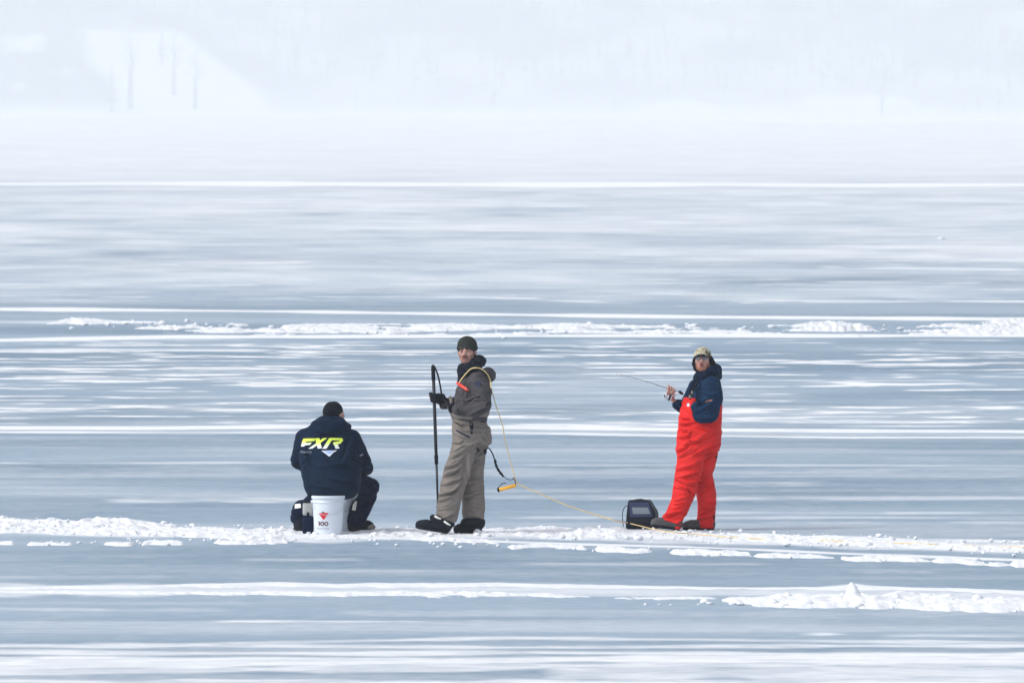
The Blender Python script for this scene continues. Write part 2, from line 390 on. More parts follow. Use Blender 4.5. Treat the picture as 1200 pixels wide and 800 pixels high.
drift('snow_crust', [(480, 630, 634, 0), (486, 629.5, 634.5, 4), (568, 630, 637, 4), (592, 637, 641, 0), (600, 637.5, 643, 4.5), (683, 640, 645, 4), (690, 641, 645, 0), (696, 641, 646, 0), (701, 641, 647, 5), (760, 643, 648, 4), (766, 644, 648, 0), (784, 645, 649, 0), (790, 645, 650.5, 5), (878, 648, 653, 5), (882, 650, 653, 1), (888, 649, 654, 5), (960, 651, 656, 4), (984, 652, 656, .5), (990, 651.5, 657, 6), (1070, 654, 660, 5), (1092, 656, 660, 1), (1100, 656, 662, 5), (1172, 659, 664, 4), (1184, 660, 664, 1), (1190, 659, 666, 6), (1500, 672, 679, 5)],
      seed=12, nv=24, step=1.4, smooth_h=.10, pw=1.1, lump=(.5, .45, .25), label='thin broken line of snow crust slanting away in front of the anglers')
drift('snow_ridge', [(-500, 688, 691.1, 1.7), (0, 688, 691.1, 2.2), (90, 687, 690.6, 3.3), (200, 685, 688.6, 2.8), (330, 682, 687.7, 3.9), (400, 683.5, 688.4, 2.8), (570, 682, 687.7, 3.9), (700, 685, 689.2, 2.8), (850, 687, 690.6, 1.7), (960, 687.5, 691.9, 2.2), (985, 686, 691.2, 3.3), (1002, 684, 690.2, 5.0), (1025, 686.5, 691.4, 3.3), (1100, 688.5, 692.9, 2.8), (1200, 691.5, 695.9, 2.2), (1600, 700, 704.2, 2.8)],
      seed=20, nv=40, step=3, smooth_h=.85, lump=(.6, .3, .1), label='smooth long snow drift across the near ice')
drift('snow_ridge', [(-300, 690, 694, 3), (0, 691, 695, 3), (160, 693, 697, 4), (350, 693.5, 698, 5), (420, 694, 699, 6), (520, 693.5, 700, 7), (570, 694, 700, 7), (640, 696, 700.5, 6), (690, 698, 702, 3), (705, 699, 701, 0), (712, 699, 702, 0), (722, 698, 703, 4), (830, 699, 703, 4), (845, 700, 703, 0)],
      seed=25, nv=30, step=2, label='thin lumpy snow line along the front of the smooth drift')
drift('snow_ridge', [(845, 701, 706, 2), (856, 699, 708, 4), (900, 699, 712, 7), (925, 699, 713, 10), (960, 700, 713, 10), (990, 700, 713, 12), (1000, 700, 713, 16), (1010, 700, 713, 12), (1050, 700, 714, 14), (1080, 701, 715, 11), (1110, 702, 716, 13), (1140, 703, 717, 9), (1200, 704, 718, 10), (1500, 712, 728, 11), (1650, 716, 730, 0)],
      seed=31, nv=90, step=1.6, smooth_h=.40, lump=(.60, .30, .10), gainz=1.25, label='thick heaped snow ridge with a pointed lump at the near right')
drift('snow_ridge', [(55, 375.5, 380, 0.0), (70, 374, 381, 3.6), (95, 374, 381, 5.8), (135, 376, 381, 2.9), (150, 376, 383, 2.9), (200, 378, 390, 4.3), (300, 379, 393, 4.3), (400, 378, 394, 5.0), (450, 379, 393, 4.3), (600, 380, 393, 4.3), (680, 379, 393, 5.0), (800, 381, 394, 3.6), (930, 380, 394, 4.3), (965, 378, 394, 7.2), (1010, 378, 394, 7.9), (1080, 381, 394, 5.0), (1140, 378, 393, 5.8), (1200, 374, 392, 6.5), (1600, 372, 392, 7.2)],
      seed=44, nv=70, step=2.2, holes=1.1, lump=(.5, .4, .2), label='distant ridge of piled snow crossing the lake behind the anglers')

# loose lumps of crust lying on the ridges
def icos():
    t = (1+5**.5)/2
    v = np.array([(-1, t, 0), (1, t, 0), (-1, -t, 0), (1, -t, 0), (0, -1, t), (0, 1, t), (0, -1, -t), (0, 1, -t), (t, 0, -1), (t, 0, 1), (-t, 0, -1), (-t, 0, 1)])/1.9
    f = [(0, 11, 5), (0, 5, 1), (0, 1, 7), (0, 7, 10), (0, 10, 11), (1, 5, 9), (5, 11, 4), (11, 10, 2), (10, 7, 6), (7, 1, 8), (3, 9, 4), (3, 4, 2), (3, 2, 6), (3, 6, 8), (3, 8, 9), (4, 9, 5), (2, 4, 11), (6, 2, 10), (8, 6, 7), (9, 8, 1)]
    # one subdivision
    v = [Vector(a) for a in v]; cache = {}; nf = []
    def mid(a, b):
        k = (min(a, b), max(a, b))
        if k not in cache:
            q = (v[a]+v[b]); q = q.normalized()*1.0; v.append(q); cache[k] = len(v)-1
        return cache[k]
    for a, b, c in f:
        x, y, z = mid(a, b), mid(b, c), mid(c, a); nf += [(a, x, z), (x, b, y), (z, y, c), (x, y, z)]
    return np.array([list(q.normalized()) for q in v]), np.array(nf)
ICV, ICF = icos()
def chunks(name, spots, label):
    V = []; F = []; k = 0
    for (X, Y, Z, r) in spots:
        sc = np.array([r*random.uniform(.8, 1.6), r*random.uniform(.8, 1.5), r*random.uniform(.45, .95)])
        n = 1+.45*(vnoise(ICV[:, 0]*1.7+k, ICV[:, 1]*1.7, ICV[:, 2]*1.7, seed=k)-.5)*2
        a = random.uniform(0, 6.28); p = ICV*n[:, None]*sc
        p = np.stack([p[:, 0]*math.cos(a)-p[:, 1]*math.sin(a), p[:, 0]*math.sin(a)+p[:, 1]*math.cos(a), p[:, 2]], -1)
        V.append(p+np.array([X, Y, Z])); F.append(ICF+k*len(ICV)); k += 1
    o = link(name, np.vstack(V), np.vstack(F), M['snow'])
    tag(o, kind='stuff', label=label)
sp = []
for i in range(800):
    px = random.uniform(-200, 1400)
    yc = float(interp(px, [(-500, 606), (0, 614), (200, 622), (345, 626), (640, 625), (790, 628), (1000, 635), (1400, 653)]))
    py = yc+max(-7, min(9, random.gauss(0, 5)))
    g = ground(px, py); r = random.choice((.006, .008, .01, .014, .024))*random.uniform(.7, 1.2)
    sp.append((g[0], g[1], .012+r*.2, r))
for i in range(90):
    px = random.uniform(-150, 1350)
    yc = float(interp(px, [(0, 637), (340, 634), (600, 641), (1200, 661), (1500, 672)])); g = ground(px, yc+random.gauss(0, 1.5)); r = random.uniform(.01, .022)
    sp.append((g[0], g[1], .008, r))
chunks('ice_crumbs', sp, 'crumbs of snow crust scattered along the ridge at the anglers feet')
sp = []
for i in range(70):
    px = random.uniform(860, 1400); g = ground(px, random.uniform(702, 713)); r = random.choice((.012, .016, .022, .045)); sp.append((g[0], g[1], random.uniform(.01, .04), r))
for (px, py, r) in ((826, 707, .03), (832, 708, .022), (819, 709, .012), (863, 708, .035), (868, 709, .03), (858, 709, .02), (757, 709, .012), (773, 709, .014), (786, 709.5, .01), (1177, 717, .02), (1190, 717, .015)):
    g = ground(px, py); sp.append((g[0], g[1], r*.4, r))
chunks('ice_crumbs', sp, 'lumps of snow in the near right ridge')
# the pointed lump
g = ground(1001, 706)
n = 26; V = []; F = []
for i in range(15):
    t = i/14; rr = .13*(1-t)**.75*(1-.30*math.sin(t*3.1)) + .004
    for j in range(n):
        a = 2*math.pi*j/n; k = 1+.35*(float(vnoise(np.array([math.cos(a)*2+5]), np.array([math.sin(a)*2]), np.array([t*5.]), seed=4)[0])-.5)
        V.append((g[0]+rr*k*math.cos(a)-.02*t, g[1]+rr*k*math.sin(a), -.01+t*.175))
for i in range(14):
    for j in range(n):
        F.append((i*n+j, i*n+(j+1) % n, (i+1)*n+(j+1) % n, (i+1)*n+j))
F.append(tuple(14*n+j for j in range(n)))
o = link('snow_lump', V, F, M['snow']); tag(o, 'small pointed snow lump standing up from the near right ridge', 'snow lump')
sp = []
for i in range(110):
    px = random.uniform(60, 1300); py = float(interp(px, [(60, 378), (150, 381), (400, 387), (1200, 384), (1300, 383)]))+random.gauss(0, 3)
    g = ground(px, py); r = random.uniform(.02, .06); sp.append((g[0], g[1], r*.4, r))
chunks('ice_crumbs', sp, 'lumps of snow on the distant ridge behind the anglers')
g = ground(1104, 280.5); chunks('snow_clump', [(g[0], g[1], .03, .09), (g[0]+.13, g[1], .02, .05), (g[0]-.1, g[1], .02, .05)], 'tiny white clump on the far ice at the right')

# ---------------------------------------------------------------- far shore, woods, haze
SH_Y = 9000.0
def shore_h(X, Y):
    d = Y-(SH_Y+40*np.sin(X*.002)+25*(fbm(X*.005, X*0, octs=3, seed=5)-.5))
    h = 2.5*sstep(-10, 20, d) + np.clip(d, 0, None)*.22
    h = h + sstep(60, 400, d)*26*(fbm(X*.003, Y*.003, octs=4, seed=9)-.5)
    return np.minimum(np.where(d > -10, h, -.5) - .3, 132)
CLEAR = [(96, 34), (150, 36), (212, 37), (250, 68), (305, 108), (322, 140), (142, 140), (128, 92), (104, 78)]
CLEAR2 = [(3, 42), (52, 40), (54, 64), (26, 64), (22, 56), (4, 66)]
def in_poly(px, py, poly):
    px = np.asarray(px, float); py = np.asarray(py, float); c = np.zeros(px.shape, dtype=bool); j = len(poly)-1
    for i in range(len(poly)):
        (xi, yi), (xj, yj) = poly[i], poly[j]
        k = ((yi > py) != (yj > py)) & (px < (xj-xi)*(py-yi)/(yj-yi+1e-9)+xi); c ^= k; j = i
    return c
def clear_at(px, py):
    c = in_poly(px, py, CLEAR) | in_poly(px, py, CLEAR2)
    for (cx, cy, rx, ry) in ((72, 84, 14, 4), (21, 101, 9, 5), (50, 132, 40, 5), (1000, 121, 70, 9), (800, 126, 60, 7)):
        c |= ((px-cx)/rx)**2+((py-cy)/ry)**2 < 1
    return c
xs = np.linspace(-900, 900, 900); xs = np.concatenate([np.linspace(-5000, -910, 60), xs, np.linspace(910, 5000, 60)])
ys = np.concatenate([np.linspace(SH_Y-120, SH_Y+120, 50), np.linspace(SH_Y+126, SH_Y+640, 150), np.linspace(SH_Y+700, SH_Y+2400, 30)])
XX, YY = np.meshgrid(xs, ys); ZZ = shore_h(XX, YY)
hpx = 600+XX/YY*FPX; hpy = HOR-(ZZ-CAM_H)/YY*FPX
wob = 16*(fbm(XX*.06, YY*.06, octs=3, seed=77)-.5)
brush = 1.0-clear_at(hpx+wob, hpy+wob)*1.0
brush = brush*np.clip(.15+1.25*fbm(XX*.022, YY*.012, octs=4, seed=78), 0, 1)
brush *= interp(hpy, [(20, 1), (90, .9), (120, .62), (131, .25), (134, .0)])*np.where(hpx < 135, 1.15, 1)
brush = np.maximum(brush, .9*(1-clear_at(hpx, hpy))*interp(hpy, [(70, 1), (118, 1), (130, .2), (134, 0)])*(hpx < 140))
for _ in range(10):
    brush[1:-1, 1:-1] = (brush[1:-1, :-2]+brush[1:-1, 2:]+brush[:-2, 1:-1]+brush[2:, 1:-1]+2*brush[1:-1, 1:-1])/6
idx = np.arange(XX.size).reshape(XX.shape)
F = np.stack([idx[:-1, :-1], idx[:-1, 1:], idx[1:, 1:], idx[1:, :-1]], -1).reshape(-1, 4)
def hill_mat():
    m = mat('snowy_brush', (.8, .8, .8), .85, .15); n = m.node_tree; b = n.nodes['Principled BSDF']
    at = n.nodes.new('ShaderNodeAttribute'); at.attribute_name = 'brush'
    mx = n.nodes.new('ShaderNodeMix'); mx.data_type = 'RGBA'; mx.inputs[6].default_value = (.84, .86, .89, 1); mx.inputs[7].default_value = (.05, .05, .07, 1)
    n.links.new(at.outputs['Fac'], mx.inputs[0]); n.links.new(mx.outputs[2], b.inputs['Base Color']); return m
o = link('snowy_hillside', np.stack([XX, YY, ZZ], -1).reshape(-1, 3), F, hill_mat(), attrs={'brush': np.clip(brush, 0, 1).ravel()})
tag(o, kind='structure', label='snow covered hillside with dark brush on the far shore')
M['bark'] = mat('far_bark', (.09, .08, .075), .9, .1)
M['needles'] = mat('far_foliage', (.045, .06, .05), .9, .1, var=.3, vscale=.1)

def in_clear(px, py): return bool(clear_at(np.array([px]), np.array([py]))[0])

def tree_geo(h, kind, rnd, detail=1, fat=1.):
    """a far tree: tapered trunk, boughs with needle clumps or bare limbs; returns trunk and crown meshes"""
    tv, tf, cv, cf = [], [], [], []
    def tube(a, b, r0, r1, V, F, n=5):
        r0 *= fat; r1 *= fat; a = Vector(a); b = Vector(b); d = (b-a).normalized(); u = d.orthogonal().normalized(); v = d.cross(u); s = len(V)
        for (p, r) in ((a, r0), (b, r1)):
            for k in range(n):
                an = 2*math.pi*k/n; V.append(p+(u*math.cos(an)+v*math.sin(an))*r)
        for k in range(n): F.append((s+k, s+(k+1) % n, s+n+(k+1) % n, s+n+k))
    tube((0, 0, -1), (rnd.uniform(-.4, .4), 0, h*.55), h*.018+.12, h*.012+.07, tv, tf); top = (rnd.uniform(-.3, .3), 0, h*.97)
    tube(tv[-1], top, h*.010+.05, .04, tv, tf)
    nb = int(18*detail) if kind == 0 else int(12*detail)
    for i in range(nb):
        t = rnd.uniform(.22, .97) if kind == 0 else rnd.uniform(.35, .95)
        an = rnd.uniform(0, 6.28); L = (h*.20*(1.05-t)+.5) if kind == 0 else h*.16*(1.2-t*.6)
        el = -.15 if kind == 0 else .9
        e = Vector((math.cos(an)*L, math.sin(an)*L, t*h+el*L))
        tube((0, 0, t*h), e, .08 if kind == 0 else .12, .03, tv, tf, 3)
        if kind == 0:
            for q in range(3):
                p = Vector((0, 0, t*h)).lerp(e, .45+.25*q); r = L*.30*(1-.15*q)+.25; s = len(cv)
                for k in range(6):
                    a2 = k*1.047; cv.append(p+Vector((math.cos(a2)*r*rnd.uniform(.6, 1.2), math.sin(a2)*r*rnd.uniform(.6, 1.2), rnd.uniform(-.3, .1)*r)))
                cv.append(p+Vector((0, 0, r*.55)))
                for k in range(6): cf.append((s+k, s+(k+1) % 6, s+6))
        else:
            for q in range(3):
                e2 = e+Vector((rnd.uniform(-1, 1), rnd.uniform(-1, 1), rnd.uniform(.4, 1.4)))*L*.35
                tube(e, e2, .05, .02, tv, tf, 3)
    return tv, tf, cv, cf

rnd = random.Random(5)
protos = [tree_geo(1.0*hh, k, rnd) for (hh, k) in ((24, 0), (29, 0), (20, 0), (24, 1), (27, 1))]
TV, TF, CV, CF = [], [], [], []; nT = nC = 0; cnt = 0
P_np = [(np.array([list(v) for v in p[0]]), np.array(p[1]), np.array([list(v) for v in p[2]]).reshape(-1, 3), np.array(p[3]).reshape(-1, 3)) for p in protos]
tries = 0
while cnt < 2300 and tries < 30000:
    tries += 1
    px = rnd.uniform(-500, 1700); Y = SH_Y+rnd.uniform(8, 720)
    X = (px-600)/FPX*Y; z = float(shore_h(np.array([X]), np.array([Y]))[0])
    py = HOR-(z-CAM_H)/Y*FPX
    if (in_clear(px, py) or in_clear(px, py-18)) and rnd.random() < .985: continue
    if px > 130 and py > 105 and rnd.random() < .75: continue
    k = rnd.choice((0, 0, 1, 2, 3, 4)); s = rnd.uniform(.5, 1.15); tv, tf, cv, cf = P_np[k]
    off = np.array([X, Y, z])
    TV.append(tv*s+off); TF.append(tf+nT); nT += len(tv)
    if len(cv): CV.append(cv*s+off); CF.append(cf+nC); nC += len(cv)
    cnt += 1
wood = link('far_wood', np.vstack(TV), np.vstack(TF), M['bark'], smooth=False); tag(wood, kind='stuff', label='trunks and limbs of the hazy wood on the far shore')
wc = link('far_wood_foliage', np.vstack(CV), np.vstack(CF), M['needles'], smooth=False); tag(wc, kind='stuff', label='needle foliage of the hazy wood on the far shore')

def far_tree(px, pyb, pyt, kind, label):
    # ground spot on the slope whose image row is pyb
    Yt = None
    for Y in np.arange(SH_Y-40, SH_Y+700, 2.):
        X = (px-600)/FPX*Y; z = float(shore_h(np.array([X]), np.array([Y]))[0])
        if HOR-(z-CAM_H)/Y*FPX <= pyb: Yt = Y; break
    h = (pyb-pyt)/FPX*Yt; r = random.Random(int(px))
    tv, tf, cv, cf = tree_geo(h, kind, r, 2.4, 2.2)
    e = empty('tree', (X, Yt, z)); tag(e, label, 'tree', 'trees on the white clearing of the far shore')
    link('trunk', [tuple(v) for v in tv], tf, M['bark'], e, smooth=False)
    if cv: link('crown', [tuple(v) for v in cv], cf, M['needles'], e, smooth=False)
far_tree(153, 128, 40, 1, 'faint bare tree at the left side of the snowy clearing')
far_tree(190, 76, 36, 0, 'short hazy conifer high on the snowy clearing')
far_tree(204, 112, 40, 1, 'hazy bare tree right of the short conifer on the clearing')
far_tree(229, 128, 58, 1, 'faint bare tree low on the right slope of the clearing')
far_tree(131, 132, 76, 0, 'hazy conifer at the lower left edge of the clearing')
far_tree(1033, 136, 100, 1, 'faint bare tree on the far shore at the right')

def closed_box(name, lo, hi):
    (a, b, c), (d, e, f) = lo, hi
    v = [(a, b, c), (d, b, c), (d, e, c), (a, e, c), (a, b, f), (d, b, f), (d, e, f), (a, e, f)]
    return link(name, v, [(0, 3, 2, 1), (4, 5, 6, 7), (0, 1, 5, 4), (1, 2, 6, 5), (2, 3, 7, 6), (3, 0, 4, 7)], None, smooth=False)
hz = closed_box('haze', (-25000, -400, -1.6), (25000, 25000, 178))
hm = bpy.data.materials.new('haze_air'); hm.use_nodes = True; n = hm.node_tree; n.nodes.clear()
pv = n.nodes.new('ShaderNodeVolumePrincipled'); pv.inputs['Color'].default_value = (.900, .955, 1, 1); pv.inputs['Density'].default_value = .00026; pv.inputs['Anisotropy'].default_value = .0
mo = n.nodes.new('ShaderNodeOutputMaterial'); n.links.new(pv.outputs[0], mo.inputs['Volume']); hz.data.materials.append(hm)
tag(hz, kind='stuff', label='pale winter haze over the lake')

# ---------------------------------------------------------------- modelling with distance fields
def smin(a, b, k=.02):
    h = np.clip(.5+.5*(b-a)/k, 0, 1); return b*(1-h)+a*h-k*h*(1-h)
def smax(a, b, k=.01): return -smin(-a, -b, k)
def cap(P, a, b, r1, r2=None):
    if r2 is None: r2 = r1
    a = np.array(a, float); b = np.array(b, float); ab = b-a
    t = np.clip(((P-a)@ab)/(ab@ab+1e-12), 0, 1)
    return np.linalg.norm(P-a-t[:, None]*ab, axis=1)-(r1+(r2-r1)*t)
def chain(P, pts, k=.01):
    d = None
    for (a, ra), (b, rb) in zip(pts[:-1], pts[1:]):
        e = cap(P, a, b, ra, rb); d = e if d is None else smin(d, e, k)
    return d
def ell(P, c, r):
    q = P-np.array(c, float); r = np.array(r, float)
    k0 = np.linalg.norm(q/r, axis=1); k1 = np.linalg.norm(q/(r*r), axis=1)+1e-9
    return k0*(k0-1)/k1
def rbox(P, c, h, r=.01):
    q = np.abs(P-np.array(c, float))-np.array(h, float)+r
    return np.linalg.norm(np.maximum(q, 0), axis=1)+np.minimum(q.max(axis=1), 0)-r
def loft(P, secs, ends=True):
    """secs: rows of (z, x_left, x_right, y_centre, y_half), z rising"""
    s = sorted(secs); z = [q[0] for q in s]
    zz = np.clip(P[:, 2], z[0], z[-1])
    xl = np.interp(zz, z, [q[1] for q in s]); xr = np.interp(zz, z, [q[2] for q in s])
    cy = np.interp(zz, z, [q[3] for q in s]); ry = np.interp(zz, z, [q[4] for q in s])
    rx = (xr-xl)/2; cx = (xr+xl)/2
    qx = (P[:, 0]-cx)/rx; qy = (P[:, 1]-cy)/ry
    k0 = np.sqrt(qx*qx+qy*qy); k1 = np.sqrt((qx/rx)**2+(qy/ry)**2)+1e-9
    d = np.where(k0 < .05, -np.minimum(rx, ry), k0*(k0-1)/k1)
    dz = np.abs(P[:, 2]-zz)
    return np.where(dz > 0, np.sqrt(np.maximum(d, 0)**2+dz**2) + np.minimum(d, 0)*0, np.maximum(d, np.maximum(P[:, 2]-z[-1], z[0]-P[:, 2])))

def surface(sdf, lo, hi, h):
    lo, hi = np.minimum(lo, hi), np.maximum(lo, hi)
    lo = np.array(lo, float)-h*3; hi = np.array(hi, float)+h*3
    c = 4; n = (np.ceil((hi-lo)/(h*c)).astype(int)+1)
    ax = [lo[i]+np.arange(n[i])*h*c for i in range(3)]
    G = np.stack(np.meshgrid(*ax, indexing='ij'), -1).reshape(-1, 3)
    D = np.concatenate([sdf(G[i:i+400000]) for i in range(0, len(G), 400000)]).reshape(n)
    # fine samples only near the surface
    N = n*c
    Fd = np.repeat(np.repeat(np.repeat(D, c, 0), c, 1), c, 2).astype(np.float32)
    m = np.abs(Fd) < h*c*2.0
    I = np.argwhere(m)
    off = lo
    for i in range(0, len(I), 400000):
        J = I[i:i+400000]; Fd[J[:, 0], J[:, 1], J[:, 2]] = sdf(off+J*h)
    s = Fd < 0
    A = [(0, 0, 0), (1, 0, 0), (0, 1, 0), (1, 1, 0), (0, 0, 1), (1, 0, 1), (0, 1, 1), (1, 1, 1)]
    nx, ny, nz = N
    cnt = np.zeros((nx-1, ny-1, nz-1), dtype=np.int8)
    for (a, b, d) in A: cnt += s[a:nx-1+a, b:ny-1+b, d:nz-1+d]
    act = (cnt > 0) & (cnt < 8); ci = np.argwhere(act)
    cid = np.full(act.shape, -1, dtype=np.int32); cid[act] = np.arange(len(ci))
    val = np.stack([Fd[ci[:, 0]+a, ci[:, 1]+b, ci[:, 2]+d] for (a, b, d) in A], 1)
    Ap = np.array(A, float); acc = np.zeros((len(ci), 3)); num = np.zeros(len(ci))
    for i in range(8):
        for j in range(i+1, 8):
            if np.abs(Ap[i]-Ap[j]).sum() != 1: continue
            cr = (val[:, i] < 0) != (val[:, j] < 0)
            t = val[:, i]/(val[:, i]-val[:, j]+1e-12); t = np.clip(t, 0, 1)
            acc += np.where(cr[:, None], Ap[i]+(Ap[j]-Ap[i])*t[:, None], 0); num += cr
    V = off+(ci+acc/num[:, None])*h
    Q = []
    for axis in range(3):
        sl0 = [slice(1, N[k]-1) for k in range(3)]; sl1 = [slice(1, N[k]-1) for k in range(3)]
        sl0[axis] = slice(0, N[axis]-1); sl1[axis] = slice(1, N[axis])
        a = s[tuple(sl0)]; b = s[tuple(sl1)]
        E = np.argwhere(a != b); base = E.copy()
        for k in range(3):
            if k != axis: base[:, k] += 1
        flip = a[E[:, 0], E[:, 1], E[:, 2]]
        u, v = (axis+1) % 3, (axis+2) % 3
        def cc(du, dv):
            q = base.copy(); q[:, u] -= du; q[:, v] -= dv
            return cid[q[:, 0], q[:, 1], q[:, 2]]
        f = np.stack([cc(1, 1), cc(0, 1), cc(0, 0), cc(1, 0)], 1)
        f[~flip] = f[~flip][:, ::-1]
        Q.append(f)
    Q = np.vstack(Q); Q = Q[(Q >= 0).all(axis=1)]
    return V, Q

def normals(V, Q):
    n = np.cross(V[Q[:, 2]]-V[Q[:, 0]], V[Q[:, 3]]-V[Q[:, 1]])
    N = np.zeros_like(V)
    for k in range(4):
        for i in range(3): N[:, i] += np.bincount(Q[:, k], n[:, i], len(V))
    return N/(np.linalg.norm(N, axis=1)[:, None]+1e-12)

def relax(V, Q, it=1):
    for _ in range(it):
        acc = np.zeros_like(V); ct = np.zeros(len(V))
        for k in range(4):
            for j in (1, 3):
                for i in range(3): acc[:, i] += np.bincount(Q[:, k], V[Q[:, (k+j) % 4], i], len(V))
                ct += np.bincount(Q[:, k], minlength=len(V))
        V = V*.5+.5*acc/ct[:, None]
    return V

class Frame:                 # a standing place: photo pixels near it become metres about its base
    def __init__(s, px, py, S_=125.0):
        s.px, s.py, s.S = px, py, S_
    def __call__(s, px, py, y=0.):
        return np.array([(px-s.px)/s.S, y, (s.py-py)/s.S])
    def secs(s, rows):
        return [((s.py-r[0])/s.S, (r[1]-s.px)/s.S, (r[2]-s.px)/s.S, r[3], r[4]) for r in rows]

def cloth_noise(V, N, amp, seed, dirn=(0, 0, 1), scale=1.):
    """soft sags and creases, running across dirn"""
    x, y, z = V[:, 0]*scale, V[:, 1]*scale, V[:, 2]*scale
    wob = (fbm(x*5, y*5, z*4, octs=2, seed=seed)-.5)*1.3
    t = V@np.array(dirn)*scale
    r = 1-np.abs(2*fbm(x*3+wob, y*3, (t*9+wob*2), octs=3, seed=seed+7)-1)*1.5
    r2 = 1-np.abs(2*fbm(x*8, y*8, t*20+wob*3, octs=2, seed=seed+17)-1)*1.5
    return V+N*(amp*(r-.45)*.7+amp*.35*(r2-.45))[:, None]

def folds(V, N, fr, segs):
    rr = random.Random(len(segs)*7+int(segs[0][0]))
    """segs: (x0,y0,x1,y1,width_px,amp_m) creases drawn as raised roll with a valley beneath, on the side facing -y"""
    px = fr.px+V[:, 0]*fr.S; py = fr.py-V[:, 2]*fr.S
    wt = sstep(.0, .5, -N[:, 1]); D = np.zeros(len(V))
    segs = list(segs)
    for q in list(segs):             # a lesser crease beside some of them
        if rr.random() < .6:
            a = rr.uniform(-.6, .6); mx, my = (q[0]+q[2])/2+rr.uniform(-4, 4), (q[1]+q[3])/2+rr.uniform(-5, 5); hx, hy = (q[2]-q[0])/2*.6, (q[3]-q[1])/2*.6
            segs.append((mx-hx*math.cos(a)+hy*math.sin(a), my-hx*math.sin(a)-hy*math.cos(a), mx+hx*math.cos(a)-hy*math.sin(a), my+hx*math.sin(a)+hy*math.cos(a), q[4]*.7, q[5]*.6))
    for (x0, y0, x1, y1, w_, amp) in segs:
        x0 += rr.uniform(-2, 2); x1 += rr.uniform(-2.5, 2.5); y0 += rr.uniform(-2.2, 2.2); y1 += rr.uniform(-2.2, 2.2); amp *= rr.uniform(.5, 1.35); w_ *= rr.uniform(.75, 1.25)
        bb = rr.uniform(-1.5, 3.0); L = math.hypot(x1-x0, y1-y0); tx, ty = (x1-x0)/L, (y1-y0)/L
        t = (px-x0)*tx+(py-y0)*ty; s = (px-x0)*(-ty)+(py-y0)*tx
        u = np.clip(t/L, 0, 1); bend = bb*np.sin(u*math.pi)+.5*np.sin(u*7+bb)
        e = np.exp(-(np.maximum(0, np.maximum(-t, t-L))/(w_*1.3))**2)*np.sqrt(np.clip(np.sin(np.pi*np.clip(u*.9+.05, 0, 1)), 0, 1))
        s = s-bend
        D += 1.75*amp*e*(np.exp(-(s/w_)**2)-.9*np.exp(-((s-w_*1.7)/(w_*.9))**2))
    return V+N*(D*wt)[:, None]

def sculpt(name, sdf, lo, hi, h, m, parent, seed=None, amp=0., dirn=(0, 0, 1), fr=None, segs=None, scale=1., it=1):
    V, Q = surface(sdf, lo, hi, h)
    if it: V = relax(V, Q, it)
    if amp: V = cloth_noise(V, normals(V, Q), amp, seed, dirn, scale)
    if segs: V = relax(folds(V, normals(V, Q), fr, segs), Q, 1)
    o = link(name, V, Q, m, parent)
    return o, V, Q

def rot(yaw, pitch, roll=0):
    return np.array((Matrix.Rotation(yaw, 3, 'Z') @ Matrix.Rotation(pitch, 3, 'X') @ Matrix.Rotation(roll, 3, 'Y')))

class Head:
    """canonical head faces -y, 0.235 m tall"""
    def __init__(s, c, yaw, pitch=0, roll=0, k=1.0):
        s.c = np.array(c, float); s.R = rot(yaw, pitch, roll); s.k = k
    def loc(s, P): return ((P-s.c)@s.R)/s.k
    def out(s, q): return s.R@(np.array(q, float)*s.k)+s.c
    def sdf(s, P):
        q = s.loc(P)
        d = ell(q, (0, .018, .035), (.074, .094, .085))
        d = smin(d, ell(q, (0, -.025, -.03), (.062, .062, .085)), .03)
        d = smin(d, ell(q, (0, -.048, -.092), (.032, .032, .026)), .03)
        d = smin(d, cap(q, (-.042, .0, -.062), (-.022, -.05, -.095), .026, .02), .02)
        d = smin(d, cap(q, (.042, .0, -.062), (.022, -.05, -.095), .026, .02), .02)
        d = smin(d, cap(q, (-.036, -.078, .022), (.036, -.078, .022), .012), .014)
        for x in (-1, 1):
            d = smax(d, -ell(q, (x*.031, -.104, .0), (.020, .017, .013)), .012)
            d = smin(d, ell(q, (x*.044, -.062, -.026), (.020, .020, .018)), .018)
            d = smin(d, ell(q, (x*.079, .012, -.010), (.009, .020, .032)), .008)
            d = smin(d, ell(q, (x*.012, -.094, -.036), (.0085, .010, .008)), .006)
        d = smin(d, cap(q, (0, -.084, .008), (0, -.108, -.032), .008, .0115), .010)
        d = smin(d, ell(q, (0, -.090, -.061), (.024, .009, .006)), .006)
        d = smin(d, ell(q, (0, -.088, -.072), (.020, .009, .007)), .006)
        d = smax(d, -ell(q, (0, -.098, -.0665), (.020, .006, .0014)), .003)
        return d*s.k
    def neck(s, P, to, r=.056):
        return cap(P, s.out((0, .018, -.05)), to, r, r*1.12)
    def eyes(s, parent):
        for x in (-1, 1):
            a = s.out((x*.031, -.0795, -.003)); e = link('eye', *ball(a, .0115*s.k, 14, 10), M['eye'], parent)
            b = s.out((x*.031, -.0865, -.003)); link('iris', *ball(b, .0066*s.k, 8, 6), M['iris'], e)
            V, F = tube_mesh([s.out((x*.031+t, -.0895+abs(t)**1.5*2.2, .0055-t*t*18)) for t in np.linspace(-.016, .016, 7)], .0042, 6); link('eyelid', V, F, M['skin'], parent)
    def lips(s, parent):
        o, V, Q = sculpt('lips', lambda P: (lambda q: np.minimum(ell(q, (0, -.0925, -.0612), (.0235, .0085, .0052)), ell(q, (0, -.0905, -.0718), (.0195, .0085, .0058))))(s.loc(P))*s.k, s.out((0, -.09, -.065))-.035, s.out((0, -.09, -.065))+.035, .0018, M['lip'], parent)

